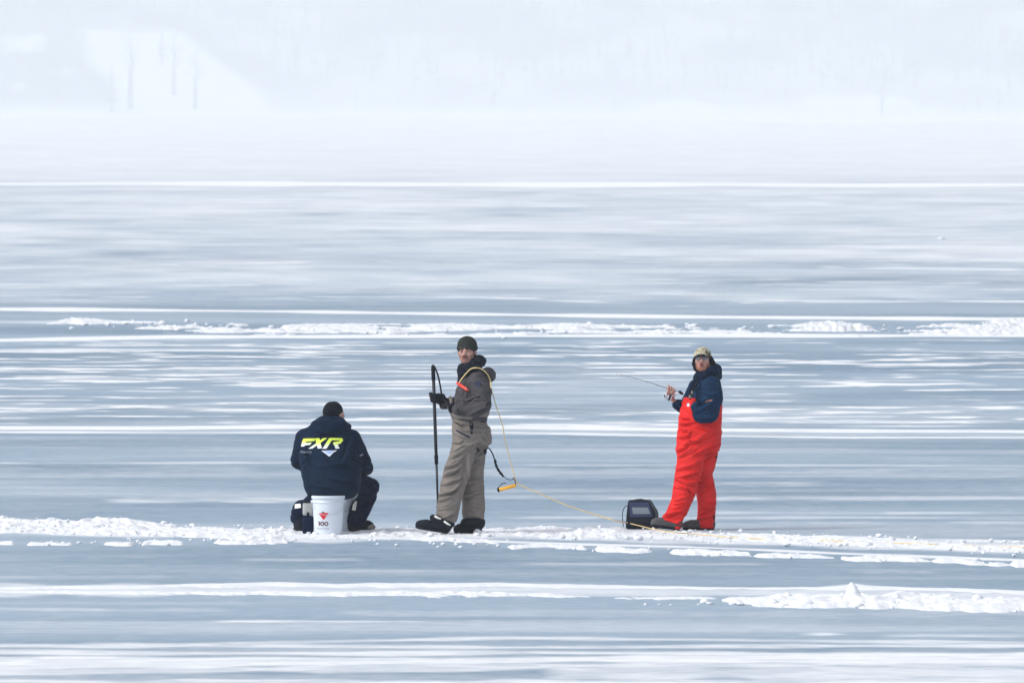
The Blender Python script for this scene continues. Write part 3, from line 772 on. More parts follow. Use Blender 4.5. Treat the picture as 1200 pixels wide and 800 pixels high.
def ball(c, r, nu=16, nv=10):
    V = [(c[0], c[1], c[2]+r)]; F = []
    for i in range(1, nv):
        for j in range(nu):
            t = math.pi*i/nv; a = 2*math.pi*j/nu
            V.append((c[0]+r*math.sin(t)*math.cos(a), c[1]+r*math.sin(t)*math.sin(a), c[2]+r*math.cos(t)))
    V.append((c[0], c[1], c[2]-r)); L = len(V)-1
    for j in range(nu): F.append((0, 1+j, 1+(j+1) % nu))
    for i in range(nv-2):
        for j in range(nu):
            a = 1+i*nu+j; b = 1+i*nu+(j+1) % nu; F.append((a, a+nu, b+nu, b))
    for j in range(nu): F.append((1+(nv-2)*nu+j, L, 1+(nv-2)*nu+(j+1) % nu))
    return V, F

class Grip:
    """a right-sized hand closed round a bar: centre c on the bar, bar direction a, palm side p"""
    def __init__(s, c, a, p, wrist, r=.014, th=1, k=1.0, open_=0.):
        s.c = np.array(c, float); a = np.array(a, float); s.a = a/np.linalg.norm(a)
        p = np.array(p, float); p = p-(p@s.a)*s.a; s.p = p/np.linalg.norm(p); s.q = np.cross(s.a, s.p)*th
        s.w = np.array(wrist, float); s.r = r; s.k = k; s.open = open_
    def pt(s, ang, rad, al): return s.c+s.a*(al+.007*(ang-1.2))+(s.p*math.cos(ang)+s.q*math.sin(ang))*rad
    def sdf(s, P, fat=0.):
        k = s.k; R = s.r+.009*k
        offs = (.033*k, .011*k, -.011*k, -.031*k); rad = (.0092, .0097, .0092, .0080); ln = (1.0, 1.08, 1.0, .85)
        d = None
        for o_, rr, L, dR in zip(offs, rad, ln, (.007, .004, -.001, -.004)):
            rr = rr*k+fat; R = s.r+.009*k+dR*k
            A = [(0.35, R+.022*k), (1.15, R+.010*k), (2.15, R+.003*k), (3.0, R+.002*k), (3.75*L, R+.001*k)]
            A = [(x_*(1-s.open*.5), y_) for x_, y_ in A]
            pts = [(s.pt(x_, y_, o_), rr*(1-.05*i)) for i, (x_, y_) in enumerate(A)]
            e = chain(P, pts, .004); d = e if d is None else np.minimum(d, e)
        R = s.r+.009*k
        palm_c = [s.pt(.05, R+.020*k, o_) for o_ in (.032*k, .012*k, -.012*k, -.030*k)]
        heel = s.c+s.p*(R+.052*k)-s.q*.012*k
        e = None
        for pc in palm_c:
            x_ = cap(P, pc, heel+(pc-s.c-s.p*(R+.02*k))*.55, .0135*k+fat, .015*k+fat); e = x_ if e is None else smin(e, x_, .012)
        d = smin(d, e, .008)
        d = smin(d, cap(P, heel, s.w, .020*k+fat, .024*k+fat), .015)
        al_ = 0
        th = [(heel+s.a*.022*k-s.q*.010*k, .014*k+fat), (s.pt(-.75, R+.022*k, .044*k), .0125*k+fat), (s.pt(-1.45, R+.010*k, .046*k), .0110*k+fat), (s.pt(-2.2, R+.006*k, .040*k), .0095*k+fat)]
        return smin(d, chain(P, th, .005), .006)

def boot_sdf(P, heel, toe, ankle, L=.30, W=.055, shaft=None, sole=.012):
    """heel & toe: undersides of the sole ends"""
    heel = np.array(heel, float); toe = np.array(toe, float); f = toe-heel; L = np.linalg.norm(f); f = f/L
    u = np.array([0, 0, 1.])-f[2]*f; u = u/np.linalg.norm(u); r = np.cross(f, u)
    q = np.stack([(P-heel)@f, (P-heel)@r, (P-heel)@u], 1)
    d = ell(q, (L*.80, 0, .040), (L*.24, W*.95, .050))
    d = smin(d, cap(q, (L*.14, 0, .05), (L*.68, 0, .052), .050, .045), .03)
    d = smin(d, ell(q, (L*.17, 0, .055), (L*.20, W*.85, .065)), .03)
    d = smax(d, -(q[:, 2]-.010), .004)
    s = rbox(q, (L*.5, 0, .012), (L*.485, W*.80, .013), .012)
    s = smin(s, ell(q, (L*.82, 0, .014), (L*.20, W*.98, .014)), .01)
    s = np.maximum(s, -(q[:, 2]))
    tr = np.abs(((q[:, 0]/.028) % 1)-.5)*.028
    s = np.maximum(s, -np.maximum(tr-.006, q[:, 2]-.006))
    d = np.minimum(d, s)
    if shaft is not None:
        d = smin(d, cap(P, heel+f*L*.22+u*.07, shaft[0], shaft[1], shaft[1]), .03)
    return d

def make_boot(parent, heel, toe, shaft, m_up, m_sole, W=.055, seed=1, h=.0046):
    L_ = np.stack([heel, toe, shaft[0]]); lo, hi = L_.min(axis=0)-.11, L_.max(axis=0)+.12
    f = toe-heel; f = f/np.linalg.norm(f); u = np.array([0, 0, 1.])-f[2]*f; u /= np.linalg.norm(u)
    def up(P):
        return np.maximum(boot_sdf(P, heel, toe, None, W=W, shaft=shaft), .024-(P-heel)@u)
    def so_(P): return np.maximum(boot_sdf(P, heel, toe, None, W=W*1.04)-.002, (P-heel)@u-.0235)
    o, V, Q = sculpt('boot', up, lo, hi, h, m_up, parent, seed=seed, amp=.004, scale=1.5)
    sculpt('sole', so_, lo, hi, h*.9, m_sole, o)
    return o

def decal(name, quads, fr, tree, m, parent, off=.004, sub=6, thick=.0015):
    """a flat print laid on a curved surface seen from -y: quads in photo pixels"""
    V, F = [], []
    for q in quads:
        p = [fr(x, y) for x, y in q]
        s = len(V); ok = True; loc = []
        for i in range(sub+1):
            for j in range(sub+1):
                u, v = i/sub, j/sub
                a = (p[0]*(1-u)+p[1]*u)*(1-v)+(p[3]*(1-u)+p[2]*u)*v
                hit = tree.ray_cast(Vector((a[0], -2, a[2])), Vector((0, 1, 0)))
                if hit[0] is None: ok = False; break
                nn = hit[1]; pp = hit[0]+Vector((0, -off, 0)); loc.append(tuple(pp))
            if not ok: break
        if not ok: continue
        V += loc
        for i in range(sub):
            for j in range(sub):
                a = s+i*(sub+1)+j; F.append((a, a+1, a+sub+2, a+sub+1))
    if not V: return None
    o = link(name, V, F, m, parent, smooth=True)
    return o

def tree_of(V, Q): return BVHTree.FromPolygons([tuple(v) for v in V], [tuple(int(i) for i in q) for q in Q])

def tube_mesh(pts, radii, n=8, caps=True):
    pts = [np.array(p, float) for p in pts]; V = []; F = []
    if not hasattr(radii, '__len__'): radii = [radii]*len(pts)
    ref = None
    for i, p in enumerate(pts):
        d = pts[min(i+1, len(pts)-1)]-pts[max(i-1, 0)]; d = d/(np.linalg.norm(d)+1e-12)
        if ref is None: ref = np.array(Vector(d).orthogonal().normalized())
        ref = ref-(ref@d)*d; ref = ref/np.linalg.norm(ref); b = np.cross(d, ref)
        for k in range(n):
            a = 2*math.pi*k/n; V.append(p+(ref*math.cos(a)+b*math.sin(a))*radii[i])
    for i in range(len(pts)-1):
        for k in range(n): F.append((i*n+k, i*n+(k+1) % n, (i+1)*n+(k+1) % n, (i+1)*n+k))
    if caps: F.append(tuple(range(n))[::-1]); F.append(tuple((len(pts)-1)*n+k for k in range(n)))
    return V, F

def smooth_path(pts, n=8):
    P = [np.array(p, float) for p in pts]; P = [2*P[0]-P[1]]+P+[2*P[-1]-P[-2]]; out = []
    for i in range(1, len(P)-2):
        for k in range(n):
            t = k/n; a, b, c, d = P[i-1:i+3]
            out.append(.5*((2*b)+(-a+c)*t+(2*a-5*b+4*c-d)*t*t+(-a+3*b-3*c+d)*t**3))
    out.append(P[-2]); return out

def lathe(prof, n=40, c=(0, 0, 0)):
    V = []; F = []
    for (r, z) in prof:
        for k in range(n):
            a = 2*math.pi*k/n; V.append((c[0]+r*math.cos(a), c[1]+r*math.sin(a), c[2]+z))
    for i in range(len(prof)-1):
        for k in range(n): F.append((i*n+k, i*n+(k+1) % n, (i+1)*n+(k+1) % n, (i+1)*n+k))
    return V, F

def boxmesh(c, h, bev=.0, R=None):
    V, Q = surface(lambda P: rbox(P, (0, 0, 0), h, bev or .004), -np.array(h), np.array(h), min(h)/4 if min(h) > .012 else min(h)/2.5)
    if R is not None: V = V@np.array(R).T
    return V+np.array(c, float), Q

def base_at(px, py):
    g = ground(px, py); return g

def bound(pts, r=.12):
    p = np.array(pts); return p.min(axis=0)-r, p.max(axis=0)+r

# ================================================================ the man sitting on the bucket
g1 = base_at(385, 625.5)
f1 = Frame(385, 625.5, FPX/g1[1]); J = f1
p1 = empty('person', g1)
tag(p1, 'person in a dark navy hooded coat sitting on a white bucket, back turned', 'person')
hd1 = Head(J(391.5, 486.6, .20), math.radians(180-38), math.radians(-14), 0, 1.0)
gl = Grip(J(381, 553, .47), (0, .6, .8), (-1, 0, 0), J(372, 550, .42), th=-1)
gr_ = Grip(J(402, 553, .50), (0, .6, .8), (1, 0, 0), J(412, 554, .44), th=1)
def body1(P):
    d = hd1.sdf(P)
    d = smin(d, hd1.neck(P, J(387, 505, .12)), .02)
    t = loft(P, f1.secs([(575, 366, 405, 0, .13), (550, 364, 408, .03, .13), (520, 362, 409, .09, .12), (506, 366, 405, .12, .09)]))
    d = smin(d, t, .04)
    for (sh, el, wr, gg) in ((J(362, 515, .12), J(353, 541, .18), J(372, 550, .42), gl), (J(410, 515, .12), J(423, 542, .20), J(412, 554, .44), gr_)):
        d = smin(d, chain(P, [(sh, .052), (el, .042), (wr, .030)], .02), .03); d = smin(d, gg.sdf(P), .01)
    for pts in ([(J(402, 568, .05), .065), (J(417, 565.5, .22), .055), (J(430, 572, .36), .048), (J(418, 608, .42), .035)], [(J(376, 575, .04), .06), (J(354, 600, .37), .045), (J(351, 612, .39), .04)]):
        d = smin(d, chain(P, pts, .02), .03)
    d = smin(d, cap(P, J(418, 616, .42), J(428, 619.5, .46), .033, .026), .02)
    d = smin(d, cap(P, J(351, 616, .39), J(350, 619, .49), .035, .03), .02)
    return d
ob, V_, Q_ = sculpt('body', body1, (-.40, -.2, .0), (.50, .72, 1.26), .007, M['skin'], p1)
hd1.eyes(ob)
def coat1(P):
    d = loft(P, f1.secs([(584, 366, 409, .0, .16), (581, 361, 417, .0, .19), (574, 357, 421, 0, .215), (562, 354, 423, .02, .225), (545, 352, 423, .05, .225), (530, 350, 421, .08, .215), (515, 350, 417, .11, .19), (508, 353, 414, .12, .165), (500, 362, 408, .13, .13), (494, 369, 403, .14, .10)]))
    d = smin(d, ell(P, J(386, 499, .05), (.175, .12, .080)), .03)        # hood lying behind the neck
    d = smin(d, ell(P, J(387, 492.5, .10), (.13, .10, .045)), .02)
    d = smin(d, cap(P, J(402, 497, .10), J(408.5, 500, .16), .03, .025), .015)
    d = smax(d, -cap(P, J(391.5, 489, .19), J(394, 466, .25), .082, .105), .012)
    d = smin(d, chain(P, [(J(357, 514, .12), .088), (J(349.5, 540, .17), .072), (J(360, 550, .34), .062), (J(371, 552, .42), .048)], .02), .035)
    d = smin(d, chain(P, [(J(412, 515, .12), .090), (J(423.5, 540, .19), .077), (J(427, 549, .26), .07), (J(420, 553, .38), .06), (J(413, 554, .43), .048)], .02), .030)
    return d
o, CV1, CQ1 = sculpt('coat', coat1, (-.42, -.30, .30), (.46, .62, 1.14), .0065, M['navy_coat'], p1, seed=3, amp=.014, dirn=(.25, 0, 1), fr=f1, scale=1.0,
    segs=[(352, 522, 362, 545, 2.2, .012), (366, 531, 356, 552, 1.8, .008), (417, 528, 429, 532, 1.4, .010), (414, 536, 431, 541, 1.6, .012), (410, 546, 432, 548, 1.5, .010), (370, 505, 400, 507, 2, .014), (365, 512, 380, 508, 1.5, .008), (395, 509, 410, 512, 1.5, .008),
          (360, 566, 392, 572, 2, .007), (388, 560, 420, 566, 2, .007), (376, 548, 408, 541, 2.4, .006), (412, 515, 404, 540, 1.7, .008), (358, 517, 364, 540, 1.5, .008), (380, 488, 398, 488, 1.0, .006)])
ct = tree_of(CV1, CQ1)
def K(x, y): return (335+x/10, 465+y/10)
lf = [[(205, 488), (355, 480), (333, 513), (188, 522)], [(190, 520), (238, 516), (216, 577), (176, 580)], [(222, 536), (305, 530), (284, 558), (216, 564)]]
lx = [[(343, 480), (392, 479), (424, 596), (374, 599)], [(436, 480), (486, 477), (312, 600), (262, 603)]]
lr = [[(508, 478), (556, 476), (478, 601), (428, 602)], [(548, 477), (655, 478), (645, 504), (540, 503)], [(622, 482), (662, 480), (671, 505), (638, 545)], [(560, 524), (640, 512), (640, 545), (552, 550)], [(562, 545), (606, 543), (630, 598), (584, 601)]]
for nm, qs in (('logo_letter', lf), ('logo_letter', lx), ('logo_letter', lr)):
    decal(nm, [[K(*c) for c in q] for q in qs], f1, ct, M['logo'], o, off=.006)
decal('logo_outline', [[K(*c) for c in q] for q in [[(204, 472), (655, 464), (655, 474), (204, 484)]]], f1, ct, M['black'], o, off=.002, sub=10)  # black printed outline along the top of the letters
decal('logo_chevron', [[K(*c) for c in q] for q in [[(415, 624), (602, 620), (560, 645), (448, 645)], [(448, 645), (560, 645), (516, 690), (508, 690)]]], f1, ct, M['white_ink'], o, off=.005)
decal('logo_chevron', [[K(*c) for c in q] for q in [[(445, 628), (572, 626), (545, 640), (470, 641)], [(470, 641), (545, 640), (514, 662), (508, 662)]]], f1, ct, M['pale_ink'], o, off=.008)
sm = []
for i, x in enumerate(range(172, 304, 19)):
    sm += [[(x, 632), (x+4, 632), (x+4, 654), (x, 654)], [(x+4, 632), (x+13, 632), (x+13, 637), (x+4, 637)]] + ([[(x+4, 648), (x+13, 648), (x+13, 653), (x+4, 653)]] if i % 2 else [[(x+9, 637), (x+13, 637), (x+13, 654), (x+9, 654)]])
decal('small_print', [[K(*c) for c in q] for q in sm], f1, ct, M['grey_ink'], o, off=.004, sub=2)['kind'] = 'stuff'
decal('sleeve_print', [[(421, 533.5), (425, 531.5), (425.5, 533), (421.5, 535)]], f1, ct, M['grey_ink'], o, off=.004, sub=3)
def pants1(P):
    d = ell(P, J(386, 575, .03), (.17, .17, .10))
    d = np.maximum(d, P[:, 2]*-1+.345)
    r = chain(P, [(J(404, 567, .06), .095), (J(418, 564.5, .24), .090), (J(433.0, 572, .37), .078), (J(429.5, 583, .40), .082), (J(421.5, 598, .42), .090), (J(416.5, 611, .42), .084)], .02)
    r = smax(r, J(0, 618, 0)[2]-P[:, 2], .01)
    l = chain(P, [(J(376, 577, .08), .085), (J(354, 597, .36), .070), (J(351.5, 600, .38), .080), (J(350.5, 608, .40), .088)], .03)
    l = smax(l, J(0, 619, 0)[2]-P[:, 2], .01)
    l = smax(l, P[:, 2]-J(0, 587.5, 0)[2]-np.clip(P[:, 0]-J(355, 0, 0)[0], 0, 1)*1.0, .01)
    # a pocket flap stands out at the left calf
    l = smin(l, cap(P, J(343, 601, .30), J(350, 599, .30), .025, .03), .02)
    return smin(smin(d, r, .03), l, .03)
o, PV, PQ = sculpt('trousers', pants1, (-.38, -.16, .02), (.50, .60, .52), .0065, M['navy_pants'], p1, seed=5, amp=.016, dirn=(.3, 0, 1), fr=f1,
    segs=[(420, 592, 438, 582, 1.6, .014), (412, 602, 432, 596, 1.6, .012), (408, 611, 428, 609, 1.5, .012), (436, 566, 441, 576, 1.6, .010), (424, 566, 440, 574, 1.5, .010), (342, 605, 362, 603, 1.5, .012), (342, 612, 362, 611, 1.5, .010)])
pt = tree_of(PV, PQ)
a = decal('reflective_patch', [[(344.5, 592), (351.5, 591), (352, 596), (344.5, 597)]], f1, pt, M['reflective'], o, off=.005)
b_ = decal('reflective_patch', [[(415.5, 588.5), (417.8, 589), (416, 599.5), (411.5, 599)], [(413, 592), (415.5, 588.5), (413, 599), (411.5, 599)]], f1, pt, M['reflective'], o, off=.005)
make_boot(p1, J(409, 624.5, .41), J(436, 623.5, .50), (J(417, 611, .42), .060), M['black'], M['black'], W=.046)
sculpt('boot_toe', lambda P: smax(ell(P, J(432, 619.6, .475), (.058, .05, .030)), J(425, 0, 0)[0]-P[:, 0]-.0, .01), J(420, 630, .38), J(442, 610, .56), .004, M['tan_boot'], p1, seed=2, amp=.004)
make_boot(p1, J(352, 624.5, .30), J(349, 624, .60), (J(351, 611, .40), .064), M['black'], M['black'], W=.060)
for gg in (gl, gr_):
    sculpt('glove', lambda P: np.maximum(gg.sdf(P, .005), -((P-(gg.w+(gg.w-gg.c)*.4))@(gg.c-gg.w))/np.linalg.norm(gg.c-gg.w)), gg.c-.14, gg.c+.14, .005, M['black'], p1)
def cap1(P):
    q = hd1.loc(P); d = smax(ell(q, (0, .018, .034), (.086, .106, .100)), q[:, 2]-.131-q[:, 1]*.1, .015)
    d = np.maximum(d, .016-q[:, 2]+q[:, 1]*-.15)
    return d
sculpt('knit_cap', cap1, hd1.c-.15, hd1.c+.16, .004, M['black_knit'], p1, seed=8, amp=.004)
sculpt('hair', lambda P: (lambda q: np.maximum(ell(q, (0, .030, .012), (.080, .098, .07)), np.maximum(q[:, 2]-.02, np.maximum(-.004-q[:, 2], .005-q[:, 1]))))(hd1.loc(P)), hd1.c-.14, hd1.c+.14, .004, M['hair'], p1, seed=9, amp=.003)

# the bucket under him: body, rim, wire handle, printed label
def bucket(px, py, y, label, full=True):
    g = base_at(px, py); g = np.array([g[0], g[1]+y, 0])
    e = empty('bucket', g); tag(e, label, 'bucket')
    rt, rb, H = .149, .128, .355
    prof = [(0.001, .006), (rb-.012, .006), (rb-.004, 0), (rb, .008)] + [(rb+(rt-rb)*t, .008+(H-.03)*t) for t in np.linspace(.05, .86, 14)] 
    prof += [(rt-.004, H-.055), (rt+.003, H-.052), (rt+.003, H-.046), (rt-.001, H-.044), (rt-.001, H-.008), (rt+.004, H-.006), (rt+.004, H), (rt-.004, H), (rt-.005, H-.02), (rb-.006, .02), (.001, .016)]
    V, F = lathe(prof, 56); bo = link('pail', V, F, M['white_plastic'], e)
    V, F = lathe([(.001, H+.010), (rt-.02, H+.010), (rt+.002, H+.011), (rt+.009, H+.006), (rt+.009, H-.012), (rt+.006, H-.016), (rt+.005, H-.004), (.001, H-.002)], 56); link('lid', V, F, M['white_plastic'], e)
    for sx in (-1, 1):
        V, F = boxmesh((sx*(rt+.004), 0, H-.045), (.010, .018, .016), .006); link('handle_ear', V, F, M['white_plastic'], e)
    pts = []
    for i in range(25):
        a = math.pi*i/24; pts.append(((rt+.010)*math.cos(a), -(rt+.012)*math.sin(a)*.99-.0, H-.045-.12*math.sin(a)))
    V, F = tube_mesh(pts, .0028, 6); link('wire_handle', V, F, M['metal'] if full else M['grey_plastic'], e)
    return e, rt, rb, H
bk, rt, rb, H = bucket(384.5, 626.5, 0.0, 'white plastic bucket with red triangle print under the seated person')
fb = Frame(384.5, 626.5, f1.S)
def bprint(name, quads, m, off=.0015, sub=5):
    V, F = [], []
    for q in quads:
        p = [fb(x, y) for x, y in q]; s = len(V)
        for i in range(sub+1):
            for j in range(sub+1):
                u, v = i/sub, j/sub; a = (p[0]*(1-u)+p[1]*u)*(1-v)+(p[3]*(1-u)+p[2]*u)*v
                r = rb+(rt-rb)*min(1, (a[2]-.008)/.325/.86)+off; V.append((a[0], -math.sqrt(max(1e-6, r*r-a[0]**2)), a[2]))
        for i in range(sub):
            for j in range(sub): a_ = s+i*(sub+1)+j; F.append((a_, a_+1, a_+sub+2, a_+sub+1))
    o_ = link(name, V, F, m, bk)
    if name == 'small_print': o_['kind'] = 'stuff'
def B(x, y): return (330+x/10, 560+y/10)
bprint('printed_triangle', [[B(*c) for c in q] for q in [[(430, 402), (554, 402), (540, 420), (444, 420)], [(444, 420), (540, 420), (502, 474), (482, 474)], [(482, 474), (502, 474), (494, 482), (490, 482)]]], M['red_ink'])
bprint('printed_leaf', [[B(*c) for c in q] for q in [[(478, 396), (486, 386), (498, 396), (490, 408)], [(484, 388), (488, 380), (492, 388), (488, 396)], [(472, 404), (480, 396), (500, 396), (504, 404)]]], M['green_ink'], off=.003)
def ring(cx, cy, rx, ry, w, n=12):
    out = []
    for i in range(n):
        a, b = 2*math.pi*i/n, 2*math.pi*(i+1)/n
        out.append([(cx+rx*math.cos(a), cy+ry*math.sin(a)), (cx+rx*math.cos(b), cy+ry*math.sin(b)), (cx+(rx-w)*math.cos(b), cy+(ry-w)*math.sin(b)), (cx+(rx-w)*math.cos(a), cy+(ry-w)*math.sin(a))])
    return out
bprint('printed_numeral', [[B(*c) for c in q] for q in [[(436, 504), (449, 504), (449, 553), (436, 553)], [(427, 508), (436, 504), (436, 514), (429, 517)]]], M['maroon_ink'])
bprint('printed_numeral', [[B(*c) for c in q] for q in ring(478, 529, 24, 26, 12)], M['maroon_ink'], sub=2)
bprint('printed_numeral', [[B(*c) for c in q] for q in ring(526, 529, 24, 26, 12)], M['maroon_ink'], sub=2)
q_ = []
for i, x in enumerate(range(418, 562, 16)):
    q_ += [[(x, 578), (x+3, 578), (x+3, 596), (x, 596)], [(x+3, 578), (x+11, 578), (x+11, 582), (x+3, 582)], [(x+3, 590 if i % 3 else 586), (x+11, 590 if i % 3 else 586), (x+11, 594 if i % 3 else 590), (x+3, 594 if i % 3 else 590)]]
bprint('small_print', [[B(*c) for c in q] for q in q_], M['grey_ink'], sub=1)
e2, *_r = bucket(396.0, 626.5, .70, 'plain second white bucket half hidden behind the bucket with the red triangle', full=False)
# pale grey box behind his left leg
gx = ground(360.5, 626.5); bx = empty('tackle_box', (gx[0], gx[1]+.17, 0)); tag(bx, 'small grey topped box on the ice between the printed bucket and the left leg', 'box')
V, F = boxmesh((0, 0, .085), (.052, .05, .085), .014); link('base', V, F, M['navy_pants'], bx)
V, F = boxmesh((0, 0, .235), (.050, .048, .062), .012); link('lid', V, F, M['grey_plastic'], bx)
V, F = boxmesh((0, 0, .302), (.052, .05, .006), .004); link('lid_rim', V, F, M['black'], bx)
V, F = boxmesh((0, -.052, .19), (.012, .006, .016), .004); link('latch', V, F, M['black'], bx)

# ================================================================ the man with the ice chisel
g2 = base_at(545, 625.5)
f2 = Frame(545, 625.5, FPX/g2[1]); J = f2
p2 = empty('person', g2)
tag(p2, 'bearded person in olive knit cap, charcoal jacket and taupe bibs holding a black pole', 'person')
hd2 = Head(J(547, 411.5, .0), math.radians(-13), math.radians(-3), math.radians(-2), 1.0)
hd2.k = 1.0
W2 = J(524, 472.5, .12)
gc2 = J(508.6, 467, .06); bar_dir = J(513, 590, .02)-J(507.5, 427, .08)
gA = Grip(gc2, -bar_dir, (1, -.15, 0), W2, r=.019, th=-1, k=1.05)
gB = Grip(J(529, 478, -.10), (0, .3, 1), (1, 0, 0), J(537, 478, -.17), r=.012, th=1, k=1.0)
def body2(P):
    d = hd2.sdf(P); d = smin(d, hd2.neck(P, J(553, 438, .02)), .02)
    d = smin(d, loft(P, f2.secs([(505, 535, 569, .0, .12), (485, 536, 567, 0, .12), (460, 541, 570, 0, .13), (445, 545, 570, 0, .12), (437, 548, 566, 0, .08)])), .03)
    d = smin(d, chain(P, [(J(559, 447, -.15), .055), (J(566, 474, -.19), .042), (J(537, 478, -.17), .032)], .02), .03); d = smin(d, gB.sdf(P), .01)
    d = smin(d, chain(P, [(J(550, 449, .16), .055), (J(545, 474, .20), .040), (W2, .030)], .02), .03); d = smin(d, gA.sdf(P), .01)
    d = smin(d, chain(P, [(J(545, 505, -.07), .08), (J(535, 555, -.09), .055), (J(525, 605, -.09), .04), (J(520, 618, -.09), .035), (J(506, 617, -.09), .03)], .02), .03)
    d = smin(d, chain(P, [(J(559, 505, .07), .08), (J(557, 560, .10), .055), (J(555, 605, .10), .04), (J(553, 618, .10), .035), (J(543, 620, .10), .03)], .02), .03)
    return d
ob, _, _ = sculpt('body', body2, (-.42, -.34, .0), (.32, .34, 1.84), .0052, M['skin'], p2)
hd2.eyes(ob); hd2.lips(ob)
def face_hair(name, hd, m, parent, parts, h=.0022, seed=0, amp=.0015):
    return sculpt(name, lambda P: parts(hd.loc(P))*hd.k, hd.c-.15*hd.k, hd.c+.15*hd.k, h, m, parent, seed=seed, amp=amp, scale=6)
def shell(q, hd, t): return hd.sdf(q@hd.R.T*hd.k+hd.c)/hd.k-t
for x_ in (-1, 1): face_hair('eyebrow', hd2, M['hair'], ob, lambda q: chain(q, [(np.array((x_*.014, -.0935, .0165)), .0045), (np.array((x_*.034, -.0875, .0195)), .0052), (np.array((x_*.050, -.072, .0145)), .0035)]))
M['moustache'] = mat('dark_moustache', (.085, .040, .035), .8, .2, bump=.5, bscale=200)
M['stubble'] = mat('stubble', (.34, .19, .155), .8, .2, var=.35, vscale=200)
def beard2(q):
    s = shell(q, hd2, .0016)
    reg = smin(ell(q, (0, -.07, -.088), (.048, .07, .030)), smin(ell(q, (-.055, -.03, -.062), (.03, .05, .034)), ell(q, (.055, -.03, -.062), (.03, .05, .034)), .01), .01)
    reg = smin(reg, ell(q, (0, -.10, -.050), (.030, .03, .009)), .004)
    return np.maximum(s, np.maximum(reg, -ell(q, (0, -.10, -.068), (.020, .03, .0075))))
face_hair('beard', hd2, M['stubble'], ob, beard2, seed=4, amp=.0006)
face_hair('moustache', hd2, M['moustache'], ob, lambda q: chain(q, [(np.array((-.029, -.085, -.063)), .0035), (np.array((-.012, -.0965, -.0515)), .0055), (np.array((.012, -.0965, -.0515)), .0055), (np.array((.029, -.085, -.063)), .0035)], .003), seed=3, amp=.001)
def hat2(P):
    q = hd2.loc(P)
    d = ell(q, (0, .020, .050), (.093, .108, .092))
    d = smin(d, ell(q, (0, .022, .030), (.096, .112, .04)), .015)
    cut = (q[:, 2]-.006)+np.maximum(0, q[:, 1]+.035)*.75        # lower over the ears and at the nape
    d = smax(d, -cut, .008)
    d = smin(d, smax(ell(q, (0, .020, .042), (.097, .114, .052)), np.maximum(-cut, (cut-.030)), .008), .006)
    return d*hd2.k
sculpt('knit_cap', hat2, hd2.c-.16, hd2.c+.17, .0035, M['olive_knit'], p2, seed=6, amp=.005, scale=2)
def jacket2(P):
    d = loft(P, f2.secs([(496, 531, 570, .0, .14), (488, 530.5, 571.5, 0, .165), (478, 531.5, 573, 0, .165), (468, 532, 575, 0, .17), (457, 534.5, 576, .0, .175), (447, 538, 575, .0, .165), (440, 541, 571, .01, .13), (433, 543, 566, .02, .10)]))
    d = smin(d, chain(P, [(J(559, 446, -.13), .085), (J(565, 458, -.17), .083), (J(566, 473, -.19), .072), (J(558, 478.5, -.20), .066), (J(537, 478.5, -.185), .054)], .025), .022)
    d = smin(d, chain(P, [(J(548, 449, .15), .080), (J(545, 472, .20), .066), (J(530, 473, .15), .050)], .02), .03)
    return d
jsegs = [(560, 441, 574, 458, 1.5, .010), (552, 437, 570, 441, 1.4, .007), (541, 470, 560, 462, 1.3, .012), (545, 474, 566, 466, 1.4, .010), (550, 483, 570, 474, 1.4, .012), (556, 462, 572, 466, 1.6, .010), (548, 446, 545, 462, 1.3, .007), (536, 459, 540, 474, 1.3, .006), (540, 486, 558, 484, 1.5, .008), (540, 476, 545, 484, 1.2, .010), (566, 480, 573, 468, 1.3, .010)]
face_hair('hair', hd2, M['hair'], ob, lambda q: smax(ell(q, (0, .034, -.020), (.084, .080, .085)), -(q[:, 1]-.000), .01), h=.0035, seed=9, amp=.002)
oj, JV, JQ = sculpt('jacket', jacket2, (-.22, -.34, .95), (.32, .34, 1.58), .006, M['charcoal'], p2, seed=13, amp=.011, dirn=(.4, 0, 1), fr=f2, segs=jsegs)
jt = tree_of(JV, JQ)
# far sleeve cuff
sculpt('sleeve_cuff', lambda P: smax(chain(P, [(J(532, 472.5, .15), .056), (J(519.5, 473.5, .10), .047)]), -cap(P, J(519, 473.5, .10), J(512, 474, .07), .03), .01), J(534, 480, -.1), J(512, 462, .3), .005, M['charcoal'], p2, seed=14, amp=.008, fr=f2, segs=[(523, 466, 525, 480, 1.2, .01)])
def collar2(P):
    d = smin(cap(P, J(554, 424, -.05), J(558, 423, .0), .034, .04), cap(P, J(556, 427, -.075), J(561, 424, -.03), .034, .034), .02)
    d = smin(d, chain(P, [(J(541, 430, -.055), .034), (J(549, 431.5, -.085), .042), (J(558, 427, -.06), .047), (J(563, 423, .0), .048), (J(556, 425, .07), .045), (J(545, 428, .05), .036)], .02), .02)
    d = smin(d, chain(P, [(J(545, 436, -.08), .05), (J(553, 434, .0), .085), (J(543, 439, .06), .05)], .02), .03)
    d = smin(d, chain(P, [(J(540, 434, -.03), .035), (J(541, 444, -.06), .030), (J(538.5, 448, -.03), .024)], .02), .02)
    d = smin(d, chain(P, [(J(561, 419.5, .01), .028), (J(564, 424, .01), .035)]), .015)
    return smax(d, -cap(P, hd2.c+np.array((0, 0, .0)), J(551, 431, .0), .078, .052), .01)
sculpt('hood_collar', collar2, (-.09, -.20, 1.36), (.24, .18, 1.70), .005, M['dark_charcoal'], p2, seed=15, amp=.009, scale=1.5, fr=f2, segs=[(538, 431, 551, 434, 1.2, .008), (539, 436, 552, 438, 1.2, .008), (556, 420, 566, 428, 1.2, .007)])
